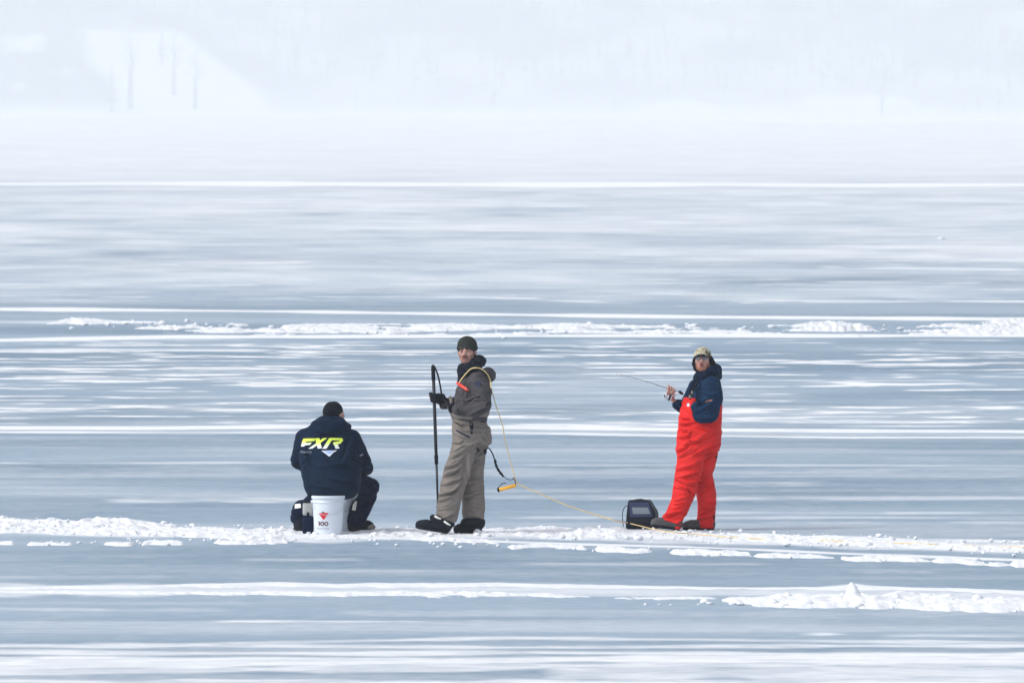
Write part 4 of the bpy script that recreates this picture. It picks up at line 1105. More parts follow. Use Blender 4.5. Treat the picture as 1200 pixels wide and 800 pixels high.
sculpt('hood', lambda P: smin(ell(P, J(574.0, 440, .05), (.052, .10, .064)), ell(P, J(570, 436, .02), (.05, .11, .045)), .03), J(560, 452, -.16), J(584, 428, .22), .005, M['charcoal'], p2, seed=16, amp=.014, scale=1.6)
def bibs2(P):
    top = loft(P, f2.secs([(520, 531.5, 576, 0, .165), (510, 531, 576, .0, .17), (503, 530, 574.5, 0, .17), (497, 530, 571, 0, .155), (491, 529.5, 569.5, .0, .15), (486, 527, 573, 0, .175), (479, 526, 575, .0, .18), (472, 529, 575.5, .0, .182), (464, 533, 575.5, 0, .18)]))
    # cut: high at the back and at the chest, low under the arm
    px = J.px+P[:, 0]*J.S; py = J.py-P[:, 2]*J.S
    lim = np.interp(px, [524, 531, 534, 542, 560, 566, 570, 578], [475, 476, 481, 486, 484, 476, 472, 470])
    top = np.maximum(top, (lim-py)/J.S*.8)
    fl = loft(P, f2.secs([(500, 531, 560, -.07, .12), (516, 530.5, 560, -.08, .12), (533, 527, 557, -.09, .115), (549, 521, 552, -.10, .11), (561, 518, 548, -.10, .11), (570, 516, 545.5, -.10, .11), (587, 513.5, 540, -.10, .10), (601, 511, 537, -.10, .095), (607, 512, 535.5, -.10, .09), (611, 516, 534.5, -.10, .085)]))
    bl = loft(P, f2.secs([(500, 540, 574.5, .06, .13), (519, 543, 573, .08, .12), (531, 546, 569, .09, .115), (552, 544, 566.3, .10, .11), (575, 541.5, 567, .10, .105), (596, 541.5, 568, .10, .10), (605, 542, 567, .10, .095), (611, 543, 566, .10, .09)]))
    return smin(smin(top, fl, .04), bl, .025)
bs = [(531, 505, 548, 512, 1.3, .012), (530, 516, 545, 512, 1.4, .010), (545, 505, 572, 500, 1.6, .007), (527, 535, 549, 522, 1.8, .013), (521, 549, 542, 535, 1.8, .015), (519, 556, 540, 546, 1.5, .012), (517, 566, 540, 558, 1.6, .013), (515, 578, 538, 566, 1.6, .014), (514, 587, 532, 580, 1.5, .012), (513, 596, 536, 586, 1.5, .012), (518, 604, 536, 598, 1.4, .010), (552, 530, 543, 572, 2, .014), (548, 523, 562, 517, 1.6, .012), (550, 545, 566, 538, 1.6, .009), (545, 566, 566, 560, 1.6, .009), (543, 580, 567, 576, 1.6, .008), (544, 592, 566, 596, 1.6, .008), (543, 603, 567, 606, 1.5, .010), (545, 494, 570, 496, 1.4, .009), (531, 492, 546, 496, 1.4, .012), (532, 486, 550, 490, 1.4, .009), (566, 505, 574, 520, 1.5, .008), (556, 533, 568, 526, 1.4, .010)]
op, BV, BQ = sculpt('bib_trousers', bibs2, (-.28, -.24, .08), (.30, .26, 1.32), .0062, M['taupe'], p2, seed=21, amp=.012, dirn=(.5, 0, 1), fr=f2, segs=bs)
bt = tree_of(BV, BQ)
decal('zip_pocket', [[(549.5, 492), (555.5, 493), (554, 507), (551.8, 508)]], f2, bt, M['dark_charcoal'], op, off=.004)
decal('pocket_trim', [[(534, 503.8), (535, 502.6), (551, 511), (550, 512.6)]], f2, bt, M['navy_coat'], op, off=.004)
decal('belt_tab', [[(563, 489), (568.5, 489), (568.5, 494.5), (563, 494)]], f2, bt, M['black'], op, off=.006)
decal('pocket_trim', [[(558, 524), (559.5, 523), (562, 528), (560, 529)]], f2, bt, M['dark_charcoal'], op, off=.004)
decal('chest_panel', [[(533.5, 458), (547, 462), (543, 468), (532.5, 472)]], f2, jt, M['dark_charcoal'], oj, off=.004)
decal('sleeve_badge', [[(557.5, 446.5), (562.5, 446), (562.5, 452.4), (557.5, 452.8)], [(556, 448), (557.5, 446.5), (557.5, 452.8), (556, 451)], [(562.5, 446), (564.3, 447.8), (564.3, 450.8), (562.5, 452.4)]], f2, jt, M['badge'], oj, off=.004)
def strip_pt(x, y):
    a = J(x, y); h = jt.ray_cast(Vector((a[0], -2, a[2])), Vector((0, 1, 0)))
    return J(x, y, (h[0].y if h[0] is not None else -.05)-.006)
sq = [strip_pt(538.5, 450.3), strip_pt(542, 452.3), strip_pt(546, 454.9), strip_pt(549.3, 457)]; sq = [sq[0]+(sq[0]-sq[1])*.9]+sq
V, F = tube_mesh(sq, [.010, .0145, .0145, .0145, .011], 8); st = link('red_strip', V, F, M['red_tape'], oj)
V, F = tube_mesh([p+np.array((0, -.010, .002)) for p in sq[1:]], [.004, .0075, .0075, .004], 6); link('strip_highlight', V, F, M['tape_highlight'], st)  # paler red core paints a highlight along the strip
for (gg, n_) in ((gA, 1), (gB, 1)):
    sculpt('glove', lambda P: np.maximum(gg.sdf(P, .0035), -((P-(gg.w+(gg.w-gg.c)*.12))@(gg.c-gg.w))/np.linalg.norm(gg.c-gg.w)), gg.c-.16, gg.c+.17, .0032, M['black'], p2, seed=31, amp=.002)
# wrist roll with a pale lining at the far arm
V, F = tube_mesh(smooth_path([J(527.5, 466, .10), J(529, 470, .02), J(528, 475, .0), J(526, 478, .04)]), .017, 8); link('pale_lining', V, F, M['taupe'], p2)
make_boot(p2, J(525, 624.8, -.10), J(487.5, 618.5, -.13), (J(524, 611, -.10), .066), M['black'], M['black'], W=.062, seed=33)
def cuff(P, a, b, r, w_): return smax(cap(P, a, b, r), -cap(P, a, b+(b-a)*2, r-w_), .006)
sculpt('boot_gaiter', lambda P: chain(P, [(J(507.5, 606, -.10), .030), (J(513, 607.5, -.17), .033), (J(526, 614, -.19), .033), (J(529, 614, -.08), .03)], .01), J(498, 626, -.28), J(538, 598, .02), .005, M['black'], p2, seed=34, amp=.006)
rs = [(J(509.5, 603.6, -.205), J(517, 606.8, -.217)), (J(520.5, 609.5, -.222), J(528, 614.2, -.224))]
for a, b in rs:
    V, F = tube_mesh([a, (a+b)/2+np.array((0, -.004, -.003)), b], [.009, .011, .008], 6); link('reflective_strip', V, F, M['reflective'], p2)
make_boot(p2, J(562, 625.5, .10), J(532.5, 625.5, .06), (J(556, 611, .10), .070), M['black'], M['black'], W=.058, seed=35)
sculpt('boot_gaiter', lambda P: smin(cap(P, J(547, 611.5, .03), J(561, 612, .03), .036), cap(P, J(547, 614, .10), J(561, 613, .10), .060), .02), J(538, 622, -.06), J(570, 602, .20), .005, M['black'], p2, seed=36, amp=.008)

# ice chisel with its strap
ch = empty('ice_chisel', g2+J(513.2, 603, .02)*np.array((1, 1, 0))); o0 = np.array(ch.location)-g2
tag(ch, 'long black metal ice chisel held upright by the gloved hand, strap looped from its top', 'ice chisel')
top = J(507.3, 427.5, .08); bot = J(513.4, 600, .02); L = lambda t: top+(bot-top)*t-o0
V, F = tube_mesh([L(0), L(.012), L(.02), L(.10), L(.105)], [.012, .017, .0195, .0195, .0165], 12); link('top_sleeve', V, F, M['black'], ch)
V, F = tube_mesh([L(.10), L(.35), L(.62)], [.0165, .0165, .0155], 12); link('upper_tube', V, F, M['steel'], ch)
V, F = tube_mesh([L(.615), L(.635), L(.636), L(.675)], [.019, .019, .018, .017], 10); link('joint_collar', V, F, M['black'], ch)
V, F = tube_mesh([L(.67), L(.96)], [.0115, .0100], 10); link('lower_rod', V, F, M['steel'], ch)
V, F = tube_mesh([L(.955), L(.965), L(.995), L(1.0)], [.010, .016, .014, .002], 8); link('blade', V, F, M['steel'], ch)
V, F = tube_mesh(smooth_path([J(508.3, 428.5, .06)-o0, J(511.5, 435, .05)-o0, J(514.2, 444, .04)-o0, J(516.3, 455, .04)-o0, J(517.2, 464, .06)-o0, J(513.5, 469, .07)-o0]), .0085, 6); link('strap', V, F, M['black'], ch)

# yellow rope: round his shoulders, down to the orange handle, away along the ice to the right
rope = empty('rope', g2+np.array((.5, -.1, 0))); o1 = np.array(rope.location)-g2
tag(rope, 'yellow rope from the bibs wearer\'s shoulder down to the snow and off to the right', 'rope')
def on_body(px, py, off=.008):
    a = J(px, py); h = jt.ray_cast(Vector((a[0], -2, a[2])), Vector((0, 1, 0)))
    y = h[0].y if h[0] is not None else None
    return y
pts = []
for (x, y) in ((538, 448), (541, 443.5), (545, 438.5), (549, 434), (553, 431.2), (558, 430.3), (563, 431.2), (568, 434.5), (572, 439.5), (574.5, 445.5), (575.2, 452)):
    yy = on_body(min(x, 572), max(y, 436)); yy = -.09 if yy is None else yy
    pts.append(J(x, y, (min(yy, (-.135 if x < 560 else -.115) if x < 569 else .02))-.018))
pts += [J(576.5, 458, -.10), J(581, 474, -.10), J(586.5, 490, -.12), J(589.5, 500, -.12), J(591.5, 514, -.12), J(595.5, 530, -.12), J(599, 543, -.12), (J(602.5, 556, -.12)), J(606.3, 566.5, -.12)]
V, F = tube_mesh([p-o1 for p in smooth_path(pts, 6)], [.0062]*(6*11)+[.0045]*(6*(len(pts)-1)+1-66), 7); link('shoulder_run', V, F, M['yellow_rope'], rope)
gz = [(606.3, 566.5, -.12, .0), (622, 573, -.12, 0), (640, 581, -.12, 0), (662, 590.5, -.12, 0), (684, 598, -.12, 0), (706, 605, -.1, 0), (722, 609.5, -.1, 0)]
pts = [J(a, b, c) for a, b, c, _ in gz]
def ice_pt(px, py, z):
    # a point z above the ice seen at that place
    Y = (CAM_H-z)*FPX/(py-HOR); return np.array([(px-600)/FPX*Y, Y, z])-g2
grd = [(735, 612.5, .06), (748, 615.5, .05), (762, 619, .045), (778, 622.0, .045), (792, 624.0, .05), (808, 625.2, .035), (830, 627.0, .024), (860, 629.5, .016), (900, 631.5, .020), (940, 632.2, .012), (985, 634.0, .018), (1030, 635.5, .012), (1080, 637.2, .018), (1130, 638.5, .010), (1180, 640, .014), (1240, 643.5, .022), (1330, 650, .02), (1420, 656, .02)]
pts += [ice_pt(*q) for q in grd]
V, F = tube_mesh([p-o1 for p in smooth_path(pts, 6)], .0052, 7); link('ground_run', V, F, M['yellow_rope'], rope)
# orange handle hooked on the rope
hn = empty('pull_grip', g2+J(594, 570, -.13)); oh = J(594, 570, -.13)
tag(hn, 'orange pull grip with a dark wire loop hanging on the yellow rope', 'rope grip')
V, F = tube_mesh([J(583.6, 573.6, -.13)-oh, J(585, 573.2, -.13)-oh, J(594, 570.7, -.135)-oh, J(603.5, 568.2, -.13)-oh, J(605, 567.8, -.13)-oh], [.008, .017, .018, .017, .009], 12); link('grip', V, F, M['orange_grip'], hn)
V, F = tube_mesh([p-oh for p in smooth_path([J(583.5, 573.5, -.13), J(583.8, 570.5, -.13), J(587, 567.2, -.13), J(591, 565.3, -.13), J(593, 566, -.13)])], .0042, 6); link('wire_loop', V, F, M['steel'], hn)
V, F = tube_mesh([p-oh for p in smooth_path([J(604.5, 567.5, -.13), J(603.2, 562, -.13), J(602, 559.3, -.13), J(600.5, 561.2, -.13)])], .004, 6); link('wire_hook', V, F, M['steel'], hn)
V, F = tube_mesh([J(582.8, 573.8, -.13)-oh, J(585, 573.2, -.13)-oh], [.017, .019], 10); link('end_cap', V, F, M['black'], hn)
# black coiled strap with clip hanging behind his hip
sg = empty('ice_pick_lanyard', g2+J(572.5, 525, .05)); os_ = J(572.5, 525, .05)
tag(sg, 'short black lanyard strap clipped behind the hip of the person in taupe bibs', 'strap')
V, F = tube_mesh([p-os_ for p in smooth_path([J(570.5, 525.5, .02), J(573, 525, .0), J(577, 531, -.05), J(580, 539, -.08), J(582, 546, -.1), J(585.5, 553, -.11), J(590, 557.5, -.12)])], [.0055]*49, 8) if False else tube_mesh([p-os_ for p in smooth_path([J(570.5, 525.5, .02), J(573, 525, .0), J(577, 531, -.05), J(580, 539, -.08)])], .006, 8)
link('strap', V, F, M['black'], sg)
V, F = tube_mesh([p-os_ for p in smooth_path([J(580, 538, -.08), J(581.5, 545, -.1), J(585, 551.5, -.11), J(590, 557.8, -.12)], 5)], [.009+.005*math.sin(i*.9)**2 for i in range(16)], 8); link('sheath', V, F, M['black'], sg)
V, F = tube_mesh([p-os_ for p in smooth_path([J(590, 557.5, -.12), J(594, 560.5, -.12), J(598, 561.3, -.12), J(601.5, 561, -.125)])], .0035, 6); link('wire', V, F, M['steel'], sg)
V, F = boxmesh(J(568.8, 529, .0)-os_, (.012, .012, .022), .006); link('clip', V, F, M['black'], sg)

# ================================================================ the man with the fishing rod
g3 = base_at(815, 621)
f3 = Frame(815, 621, FPX/g3[1]); J = f3
p3 = empty('person', g3)
tag(p3, 'person in red oilskin bibs, navy hooded jacket and camouflage cap holding a fishing rod', 'person')
hd3 = Head(J(823.5, 421.5, .0), math.radians(-9), math.radians(-12), math.radians(-4), 1.0)
rod_dir = J(720, 433.5, -.02)-J(800, 461, -.02); rod_dir /= np.linalg.norm(rod_dir)
gc3 = J(787.5, 456.7, -.02); W3 = J(793.5, 473, .04)
gC = Grip(gc3, rod_dir, (.35, .2, -.9), W3, r=.012, th=1, k=1.0)
gD = Grip(J(812, 481, -.10), (0, .2, 1), (1, -.2, 0), J(817, 480, -.165), r=.008, th=1, k=.9)
def body3(P):
    d = hd3.sdf(P); d = smin(d, hd3.neck(P, J(826, 446, .03), .062), .02)
    d = smin(d, loft(P, f3.secs([(515, 801, 840, .0, .13), (490, 803, 841, 0, .14), (465, 812, 842, 0, .14), (450, 818, 841, 0, .12), (442, 820, 838, 0, .09)])), .03)
    d = smin(d, chain(P, [(J(832, 454, -.11), .05), (J(829, 480, -.16), .045), (J(817, 480, -.17), .032)], .02), .03); d = smin(d, gD.sdf(P), .01)
    d = smin(d, chain(P, [(J(820, 454, .17), .06), (J(808, 480, .20), .045), (W3, .031)], .02), .03); d = smin(d, gC.sdf(P), .01)
    d = smin(d, chain(P, [(J(812, 512, -.07), .09), (J(806, 560, -.09), .06), (J(792, 600, -.09), .045), (J(788, 614, -.09), .035), (J(776, 613, -.09), .03)], .02), .03)
    d = smin(d, chain(P, [(J(828, 512, .07), .09), (J(827, 560, .10), .06), (J(828, 600, .10), .045), (J(828, 614, .10), .035), (J(814, 617, .10), .03)], .02), .03)
    return d
ob3, _, _ = sculpt('body', body3, (-.42, -.36, .0), (.27, .36, 1.76), .0048, M['skin'], p3)
hd3.eyes(ob3)
face_hair('mouth', hd3, M['lip'], ob3, lambda q: np.minimum(ell(q, (0, -.0925, -.0605), (.0225, .0065, .0045)), ell(q, (0, -.0915, -.0745), (.018, .0065, .0040))))
M['beard'].node_tree.nodes['Principled BSDF'].inputs['Roughness'].default_value = .9
def beard3(q):
    s = shell(q, hd3, .004)
    reg = smin(ell(q, (0, -.08, -.098), (.042, .06, .022)), smin(ell(q, (-.055, -.03, -.078), (.026, .05, .028)), ell(q, (.055, -.03, -.078), (.026, .05, .028)), .01), .01)
    return np.maximum(s, reg)
face_hair('beard', hd3, M['beard'], ob3, beard3, seed=5, amp=.0014)
face_hair('moustache', hd3, M['beard'], ob3, lambda q: chain(q, [(np.array((-.027, -.086, -.060)), .003), (np.array((-.010, -.0965, -.0525)), .0042), (np.array((.010, -.0965, -.0525)), .0042), (np.array((.027, -.086, -.060)), .003)], .003), seed=3, amp=.001)
for x_ in (-1, 1): face_hair('eyebrow', hd3, M['hair'], ob3, lambda q: cap(q, (x_*.014, -.092, .0185), (x_*.046, -.080, .021), .0035))
face_hair('open_mouth', hd3, M['maroon_ink'], ob3, lambda q: ell(q, (0, -.0925, -.0675), (.0195, .0055, .0060)))
# hair falling either side of the face
def hair3(q):
    d = ell(q, (0, .030, .01), (.088, .092, .085))
    d = smin(d, chain(q, [(np.array((-.076, -.010, .0)), .018), (np.array((-.083, -.012, -.04)), .017), (np.array((-.070, -.022, -.085)), .017), (np.array((-.045, -.035, -.118)), .017)], .01), .02)
    d = smin(d, chain(q, [(np.array((.080, .0, .0)), .022), (np.array((.094, .012, -.035)), .022), (np.array((.100, .015, -.055)), .014)], .01), .02)
    d = smin(d, chain(q, [(np.array((.080, .01, -.04)), .02), (np.array((.072, .0, -.09)), .02)], .01), .02)
    d = smax(d, -ell(q, (0, -.10, -.02), (.070, .105, .11)), .006)
    return d
face_hair('hair', hd3, M['hair'], ob3, hair3, h=.003, seed=6, amp=.004)
def cap3(P):
    q = hd3.loc(P)
    d = ell(q, (0, .018, .040), (.084, .102, .086)); d = smax(d, -(q[:, 2]-.022-q[:, 1]*-.10), .006)
    return d*hd3.k
cp, _, _ = sculpt('cap', cap3, hd3.c-.15, hd3.c+.16, .0035, M['camo'], p3)
def peak(P):
    q = hd3.loc(P)
    zz = .036-(q[:, 0]/.082)**2*.034+(q[:, 1]+.08)*.10
    d = np.maximum(np.abs(q[:, 2]-zz)-.0032, ell(q*np.array((1, 1, 0)), (0, -.068, 0), (.073, .083, .05)))
    return np.maximum(d*.8, q[:, 1]+.052)
V, Q = surface(peak, hd3.c-.19, hd3.c+.19, .003); V = relax(V, Q, 1); link('peak', V, Q, M['camo'], cp)
def peaku(P):
    q = hd3.loc(P)
    zz = .030-(q[:, 0]/.082)**2*.034+(q[:, 1]+.08)*.10
    d = np.maximum(np.abs(q[:, 2]-zz)-.0028, ell(q*np.array((1, 1, 0)), (0, -.066, 0), (.071, .081, .05)))
    return np.maximum(d*.8, q[:, 1]+.052)
V, Q = surface(peaku, hd3.c-.19, hd3.c+.19, .003); V = relax(V, Q, 1); link('peak_underside', V, Q, M['black_knit'], cp)
# spectacles
sp_ = link('spectacles', *tube_mesh([hd3.out(a) for a in ((-.056, -.086, .004), (-.006, -.106, .006), (.006, -.106, .006), (.056, -.086, .004))], .0014, 6), M['steel'], p3)
for x in (-1, 1):
    c = np.array((x*.032, -.0985, -.002)); V = [hd3.out(c+np.array((math.cos(a)*.024, x*math.cos(a)*.009, math.sin(a)*.017))) for a in np.linspace(0, 2*math.pi, 20, endpoint=False)]
    V2 = [v+hd3.R@np.array((0, .0015, 0)) for v in V]
    link('lens', [tuple(v) for v in V+V2], [tuple(range(20))[::-1], tuple(range(20, 40))]+[(i, (i+1) % 20, 20+(i+1) % 20, 20+i) for i in range(20)], M['lens_glass'], sp_, smooth=False)
    V, F = tube_mesh([hd3.out((x*.056, -.086, .004)), hd3.out((x*.078, -.04, .006)), hd3.out((x*.082, .012, .002))], .0016, 6); link('temple_arm', V, F, M['steel'], sp_)
link('earring', *ball(hd3.out((.082, -.004, -.050)), .007, 10, 8), M['white_ink'], p3)
lg = M['lens_glass'].node_tree.nodes['Principled BSDF']; lg.inputs['Alpha'].default_value = .55
def jacket3(P):
    d = loft(P, f3.secs([(505, 800, 843, .0, .16), (490, 801, 843, 0, .17), (475, 804.5, 844.5, 0, .175), (462, 808, 845.5, .0, .175), (452, 812, 844.5, .0, .165), (444, 816, 842.5, .01, .13), (437, 820, 840, .02, .10)]))
    d = smin(d, chain(P, [(J(834, 451, -.12), .088), (J(835, 466, -.17), .092), (J(829.5, 482, -.19), .094), (J(822, 484, -.20), .080), (J(816, 477, -.20), .055)], .03), .022)
    d = smin(d, chain(P, [(J(818, 455, .15), .088), (J(806, 478, .20), .075), (J(799, 476, .10), .056), (J(794.3, 474.0, .045), .050)], .02), .03)
    return d
oj3, JV3, JQ3 = sculpt('jacket', jacket3, (-.26, -.36, .86), (.29, .38, 1.55), .006, M['blue_coat'], p3, seed=41, amp=.010, dirn=(.4, 0, 1), fr=f3,
    segs=[(814, 470, 828, 464, 1.5, .012), (816, 480, 832, 470, 1.6, .012), (822, 448, 818, 462, 1.4, .009), (826, 458, 838, 462, 1.5, .008), (822, 490, 838, 482, 1.6, .012), (814, 476, 820, 490, 1.4, .010), (828, 444, 842, 452, 1.5, .008), (830, 474, 842, 478, 1.4, .010), (789, 470, 796, 478, 1.2, .010)])
jt3 = tree_of(JV3, JQ3)
def hood3(P):
    d = chain(P, [(J(819, 441, -.05), .036), (J(826, 440.5, -.085), .046), (J(835.5, 435.5, -.05), .055), (J(838.5, 434, .02), .055), (J(832, 437, .09), .05), (J(820, 440, .06), .038)], .02)
    d = smin(d, cap(P, J(838, 434, .03), J(841, 441, .05), .05, .04), .03)
    d = smin(d, chain(P, [(J(818, 440, -.06), .036), (J(813, 450, -.06), .028), (J(808, 459, -.05), .026)]), .02)
    return smax(d, -cap(P, hd3.c+np.array((-.01, -.01, .02)), J(823, 440, -.02), .078, .045), .01)
sculpt('hood_collar', hood3, (-.09, -.22, 1.25), (.27, .20, 1.62), .005, M['navy_coat'], p3, seed=43, amp=.010, scale=1.4, fr=f3, segs=[(820, 440, 836, 436, 1.3, .008), (826, 432, 842, 438, 1.2, .008)])
decal('sleeve_logo', [[(826, 469.3), (829, 467.6), (829, 469.4), (826, 470.6)], [(829, 467.4), (834, 467), (834, 469), (829, 469.4)]], f3, jt3, M['beard'], oj3, off=.004)
def bibs3(P):
    top = loft(P, f3.secs([(528, 793, 843, 0, .17), (520, 793, 845, .0, .185), (509, 794.3, 846, .0, .19), (500, 795, 845.5, 0, .19), (491, 795.5, 845.5, .0, .19), (480, 797.5, 846, 0, .192), (472, 799.5, 846, 0, .19), (465, 802, 846, 0, .19)]))
    px = J.px+P[:, 0]*J.S; py = J.py-P[:, 2]*J.S
    lim = np.interp(px, [798, 801, 803, 815, 816.5, 822, 836, 840, 844, 850], [468, 467, 465.8, 466.5, 482, 488, 488, 476, 471, 469])
    lim2 = np.interp(px, [790, 850], [466.5, 472])
    lim = np.where(P[:, 1] < .02, lim, lim2)
    top = np.maximum(top, (lim-py)/J.S*.7)
    fl = loft(P, f3.secs([(505, 795, 835, -.06, .13), (515, 793.5, 833, -.07, .13), (526, 792.5, 829, -.08, .13), (535, 794, 826, -.09, .125), (552, 791.8, 822, -.09, .12), (566, 790, 818, -.09, .115), (584, 787.3, 813, -.09, .105), (598, 782, 806, -.09, .095), (601, 780.5, 805, -.09, .095), (608, 783, 799.5, -.09, .085), (614, 788, 798.5, -.09, .075), (619, 789.5, 798.5, -.09, .075)]))
    bl = loft(P, f3.secs([(505, 806, 846, .06, .14), (528, 808, 841.5, .08, .13), (540, 811, 840, .09, .125), (556, 813, 834.8, .10, .12), (566, 814.5, 837, .10, .115), (579, 816.5, 839.3, .10, .11), (596, 818.5, 839, .10, .10), (604, 818, 838, .10, .10), (612, 816, 837.5, .10, .10), (619, 817, 837.5, .10, .095)]))
    ft = smin(ell(P, J(784, 607, -.10), (.065, .07, .05)), cap(P, J(781, 608, -.09), J(787, 610, -.09), .035), .02)
    return smin(smin(smin(top, fl, .04), bl, .02), ft, .02)
rs3 = [(798, 500, 806, 503, 1.4, .014), (796, 511, 809, 505, 1.5, .014), (794, 526, 806, 516, 1.8, .018), (806, 516, 824, 510, 1.6, .010), (800, 520, 838, 504, 1.8, .016), (795, 533, 818, 520, 1.8, .014), (810, 498, 842, 506, 1.7, .010), (812, 530, 841, 516, 1.8, .013), (818, 540, 840, 528, 1.7, .012), (793, 548, 815, 538, 1.8, .010), (792, 560, 808, 566, 2.0, .018), (804, 566, 832, 556, 1.9, .018), (795, 556, 826, 549, 1.7, .012), (808, 570, 814, 577, 1.5, .016), (790, 570, 812, 574, 1.6, .014), (790, 584, 806, 578, 1.5, .010), (786, 594, 802, 590, 1.6, .014), (781, 603, 796, 600, 1.5, .018), (784, 606, 798, 612, 1.4, .014), (817, 575, 838, 566, 1.5, .014), (819, 588, 838, 594, 1.6, .010), (820, 602, 838, 594, 1.6, .018), (818, 606, 837, 604, 1.4, .010), (797, 488, 812, 492, 1.6, .012), (797, 478, 800, 498, 1.4, .008), (808, 478, 814, 496, 1.5, .009), (796, 497, 812, 495, 1.4, .014), (824, 498, 844, 490, 1.5, .010), (792, 610, 798, 602, 1.3, .012)]
op3, RV, RQ = sculpt('bib_trousers', bibs3, (-.34, -.26, .0), (.30, .28, 1.32), .0062, M['red'], p3, seed=51, amp=.014, dirn=(.6, 0, 1), fr=f3, segs=rs3)
rt3 = tree_of(RV, RQ)
decal('bib_emblem', [[(804.8, 472.2), (807.6, 471.8), (807.8, 475.2), (804.9, 475.4)]], f3, rt3, M['white_ink'], op3, off=.004)
decal('bib_emblem_dot', [[(804.4, 474), (805.8, 471.6), (806.4, 472), (805.2, 475)]], f3, rt3, M['pale_ink'], op3, off=.006)
decal('leg_tab', [[(838.3, 535), (840.3, 533), (840.3, 536.5), (838.8, 538)]], f3, rt3, M['black'], op3, off=.005)
decal('leg_tab', [[(836, 604), (838, 604), (838, 608.5), (836, 608.5)]], f3, rt3, M['black'], op3, off=.005)
# braces with pale buckles
for (x, y, d) in ((0, 0, 0),):
    V, F = tube_mesh(smooth_path([J(808, 467, -.195), J(810.5, 460, -.185), J(813.5, 453, -.155), J(818, 446, -.125)]), .012, 6); br = link('brace_strap', V, F, M['dark_charcoal'], op3)
    for (a, b) in ((808.2, 464), (810.6, 459)):
        V, F = boxmesh(J(a, b, -.215), (.011, .008, .014), .004); link('buckle', V, F, M['tan_boot'], br)
make_boot(p3, J(797, 621.0, -.10), J(763.0, 616.6, -.14), (J(791, 611, -.10), .055), M['grey_boot'], M['black'], W=.055, seed=61)
make_boot(p3, J(836.5, 621.3, .10), J(801, 621.3, .03), (J(829, 612, .10), .06), M['grey_boot'], M['black'], W=.055, seed=62)
# fishing rod and reel
fr_ = empty('fishing_rod', g3+gc3); og = gc3
tag(fr_, 'thin fishing rod with spinning reel held out to the left by the red bibs wearer', 'fishing rod')
R0 = J(801, 461.4, -.02)-og; R1 = J(722, 434.5, -.02)-og
def Rp(t): return R0+(R1-R0)*t+np.array((0, 0, -.02*t*t+.004*math.sin(3*t)))
V, F = tube_mesh([Rp(0), Rp(.01), Rp(.05), Rp(.06)], [.008, .012, .012, .009], 10); link('butt_grip', V, F, M['black'], fr_)
V, F = tube_mesh([Rp(.05), Rp(.12)], [.006, .006], 8); link('reel_seat', V, F, M['metal'], fr_)
V, F = tube_mesh([Rp(.12), Rp(.22), Rp(.25)], [.011, .010, .006], 10); link('fore_grip', V, F, M['tan_boot'], fr_)
V, F = tube_mesh([Rp(t) for t in np.linspace(.24, 1, 14)], list(np.linspace(.0030, .0006, 14)), 6); link('blank', V, F, M['steel'], fr_)
for t in (.4, .55, .7, .83, .93, .995):
    a = Rp(t)+np.array((.002, 0, -.010)); r = .008*(1.15-t*.6)
    V, F = tube_mesh([a+np.array((0, math.cos(x)*r, math.sin(x)*r)) for x in np.linspace(0, 2*math.pi, 13)], .0012, 5); link('line_guide', V, F, M['steel'], fr_)
u = (R1-R0)/np.linalg.norm(R1-R0); dn = np.array((u[2], 0, -u[0])); dn = dn if dn[2] < 0 else -dn
rc = Rp(.15)+dn*.075
V, F = tube_mesh([Rp(.15), Rp(.15)+dn*.03, rc], [.006, .005, .008], 8); rl = link('reel', *(lambda: sculpt('tmp', lambda P: smin(ell(P, rc, (.026, .022, .024)), cap(P, Rp(.15), rc, .007, .01), .01), rc-.06, rc+.11, .0028, None, None)[1:])(), M['metal'], fr_)
bpy.data.objects.remove(bpy.data.objects['tmp'])
V, F = tube_mesh([rc+u*.010, rc+u*.014, rc+u*.018, rc+u*.044, rc+u*.048, rc+u*.056], [.010, .026, .020, .020, .026, .024], 18); link('spool', V, F, M['white_plastic'], rl)
V, F = tube_mesh([rc+u*.056, rc+u*.066], [.018, .012], 14); link('drag_knob', V, F, M['black'], rl)
V, F = tube_mesh([rc+u*.004, rc+u*.020], [.030, .031], 18); link('rotor', V, F, M['black'], rl)
V, F = tube_mesh(smooth_path([rc+u*.02+np.array((0, 0, .031)), rc+u*.05+np.array((0, -.024, .025)), rc+u*.055+np.array((0, -.034, .0)), rc+u*.05+np.array((0, -.022, -.024)), rc+u*.02+np.array((0, 0, -.031))]), .0025, 6); link('bail_wire', V, F, M['metal'], rl)
ha = rc+np.array((.0, -.03, 0)); he = J(797.5, 458.5, -.09)-og
V, F = tube_mesh(smooth_path([rc, ha, ha+np.array((.03, -.02, .03)), he-np.array((.02, 0, 0))]), .0035, 6); cr_ = link('crank', V, F, M['metal'], rl)
V, F = tube_mesh([he-np.array((.024, 0, 0)), he-np.array((.015, 0, 0)), he+np.array((.01, 0, 0))], [.005, .009, .008], 10); link('crank_knob', V, F, M['black'], rl)

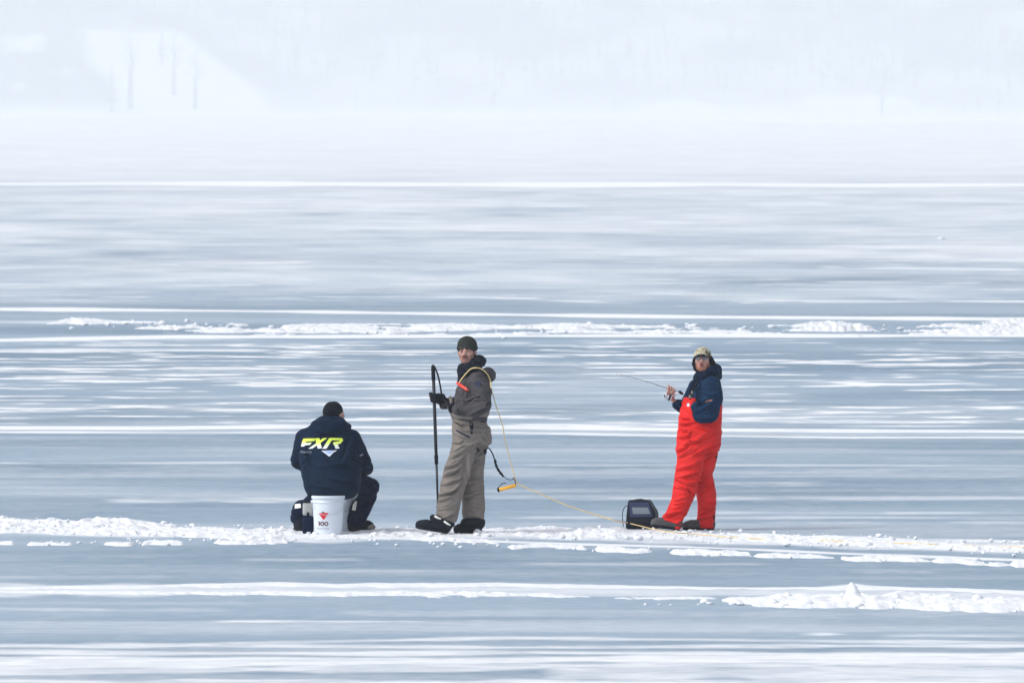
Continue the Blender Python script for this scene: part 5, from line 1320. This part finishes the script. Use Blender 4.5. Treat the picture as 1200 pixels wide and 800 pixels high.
# ================================================================ the fish finder in its soft case
gf = ground(752, 619.5); ff = empty('fish_finder', gf, math.radians(-9))
f4 = Frame(752, 619.5, FPX/gf[1])
tag(ff, 'black fish finder in a soft case with grey screen, on the snow beside the boots', 'fish finder')
def Q4(x, y, d=0): return f4(x, y, d)
hw = (769.5-734)/2/f4.S
def case4(P):
    z = P[:, 2]; top = .272
    yf = -.10+.17*np.maximum(0, z-.06)                    # face leaning back a little
    d = rbox(P, (0, .02, top/2), (hw, .12, top/2), .028)
    d = smax(d, (yf-P[:, 1])*.95, .012)
    d = smax(d, (P[:, 0]+(z-.20)*.62-hw*.80)*.84, .018)
    d = smax(d, (-P[:, 0]-hw*.97+(z-.06)*.09), .012)
    return d
o, FV, FQ = sculpt('case', case4, (-.17, -.14, 0), (.17, .15, .30), .005, M['case'], ff, seed=71, amp=.006, scale=1.4)
f4t = tree_of(FV, FQ)
decal('screen_surround', [[(738.5, 588), (761.5, 588), (767, 604.5), (740, 605.5)]], f4, f4t, M['panel'], o, off=.004)
decal('screen', [[(742, 594.0), (761, 594.0), (764, 601.4), (743.6, 601.8)]], f4, f4t, M['screen'], o, off=.009)
decal('case_seam', [[(736, 607), (768, 606.4), (768, 607.2), (736, 607.8)]], f4, f4t, M['dark_charcoal'], o, off=.004)
decal('control_panel', [[(742, 610), (760, 610), (760, 615), (742, 615.5)]], f4, f4t, M['black'], o, off=.004)
for i in range(4):
    V, F = boxmesh(Q4(745+i*4, 612.6, -.10), (.008, .006, .006), .004); link('button', V, F, M['dark_charcoal'], o)
V, F = tube_mesh(smooth_path([Q4(735.5, 592.5, -.02), Q4(732.5, 594, -.03), Q4(730.3, 599, -.03), Q4(729.8, 605, -.03), Q4(730.2, 611, -.03), Q4(731, 617, -.03)]), .004, 6); link('cable', V, F, M['steel'], ff)
V, F = tube_mesh(smooth_path([Q4(739, 587.5, .02), Q4(745, 586, .02), Q4(752, 585.6, .02), Q4(759, 587.5, .02)]), .010, 8); link('carry_handle', V, F, M['black'], ff)
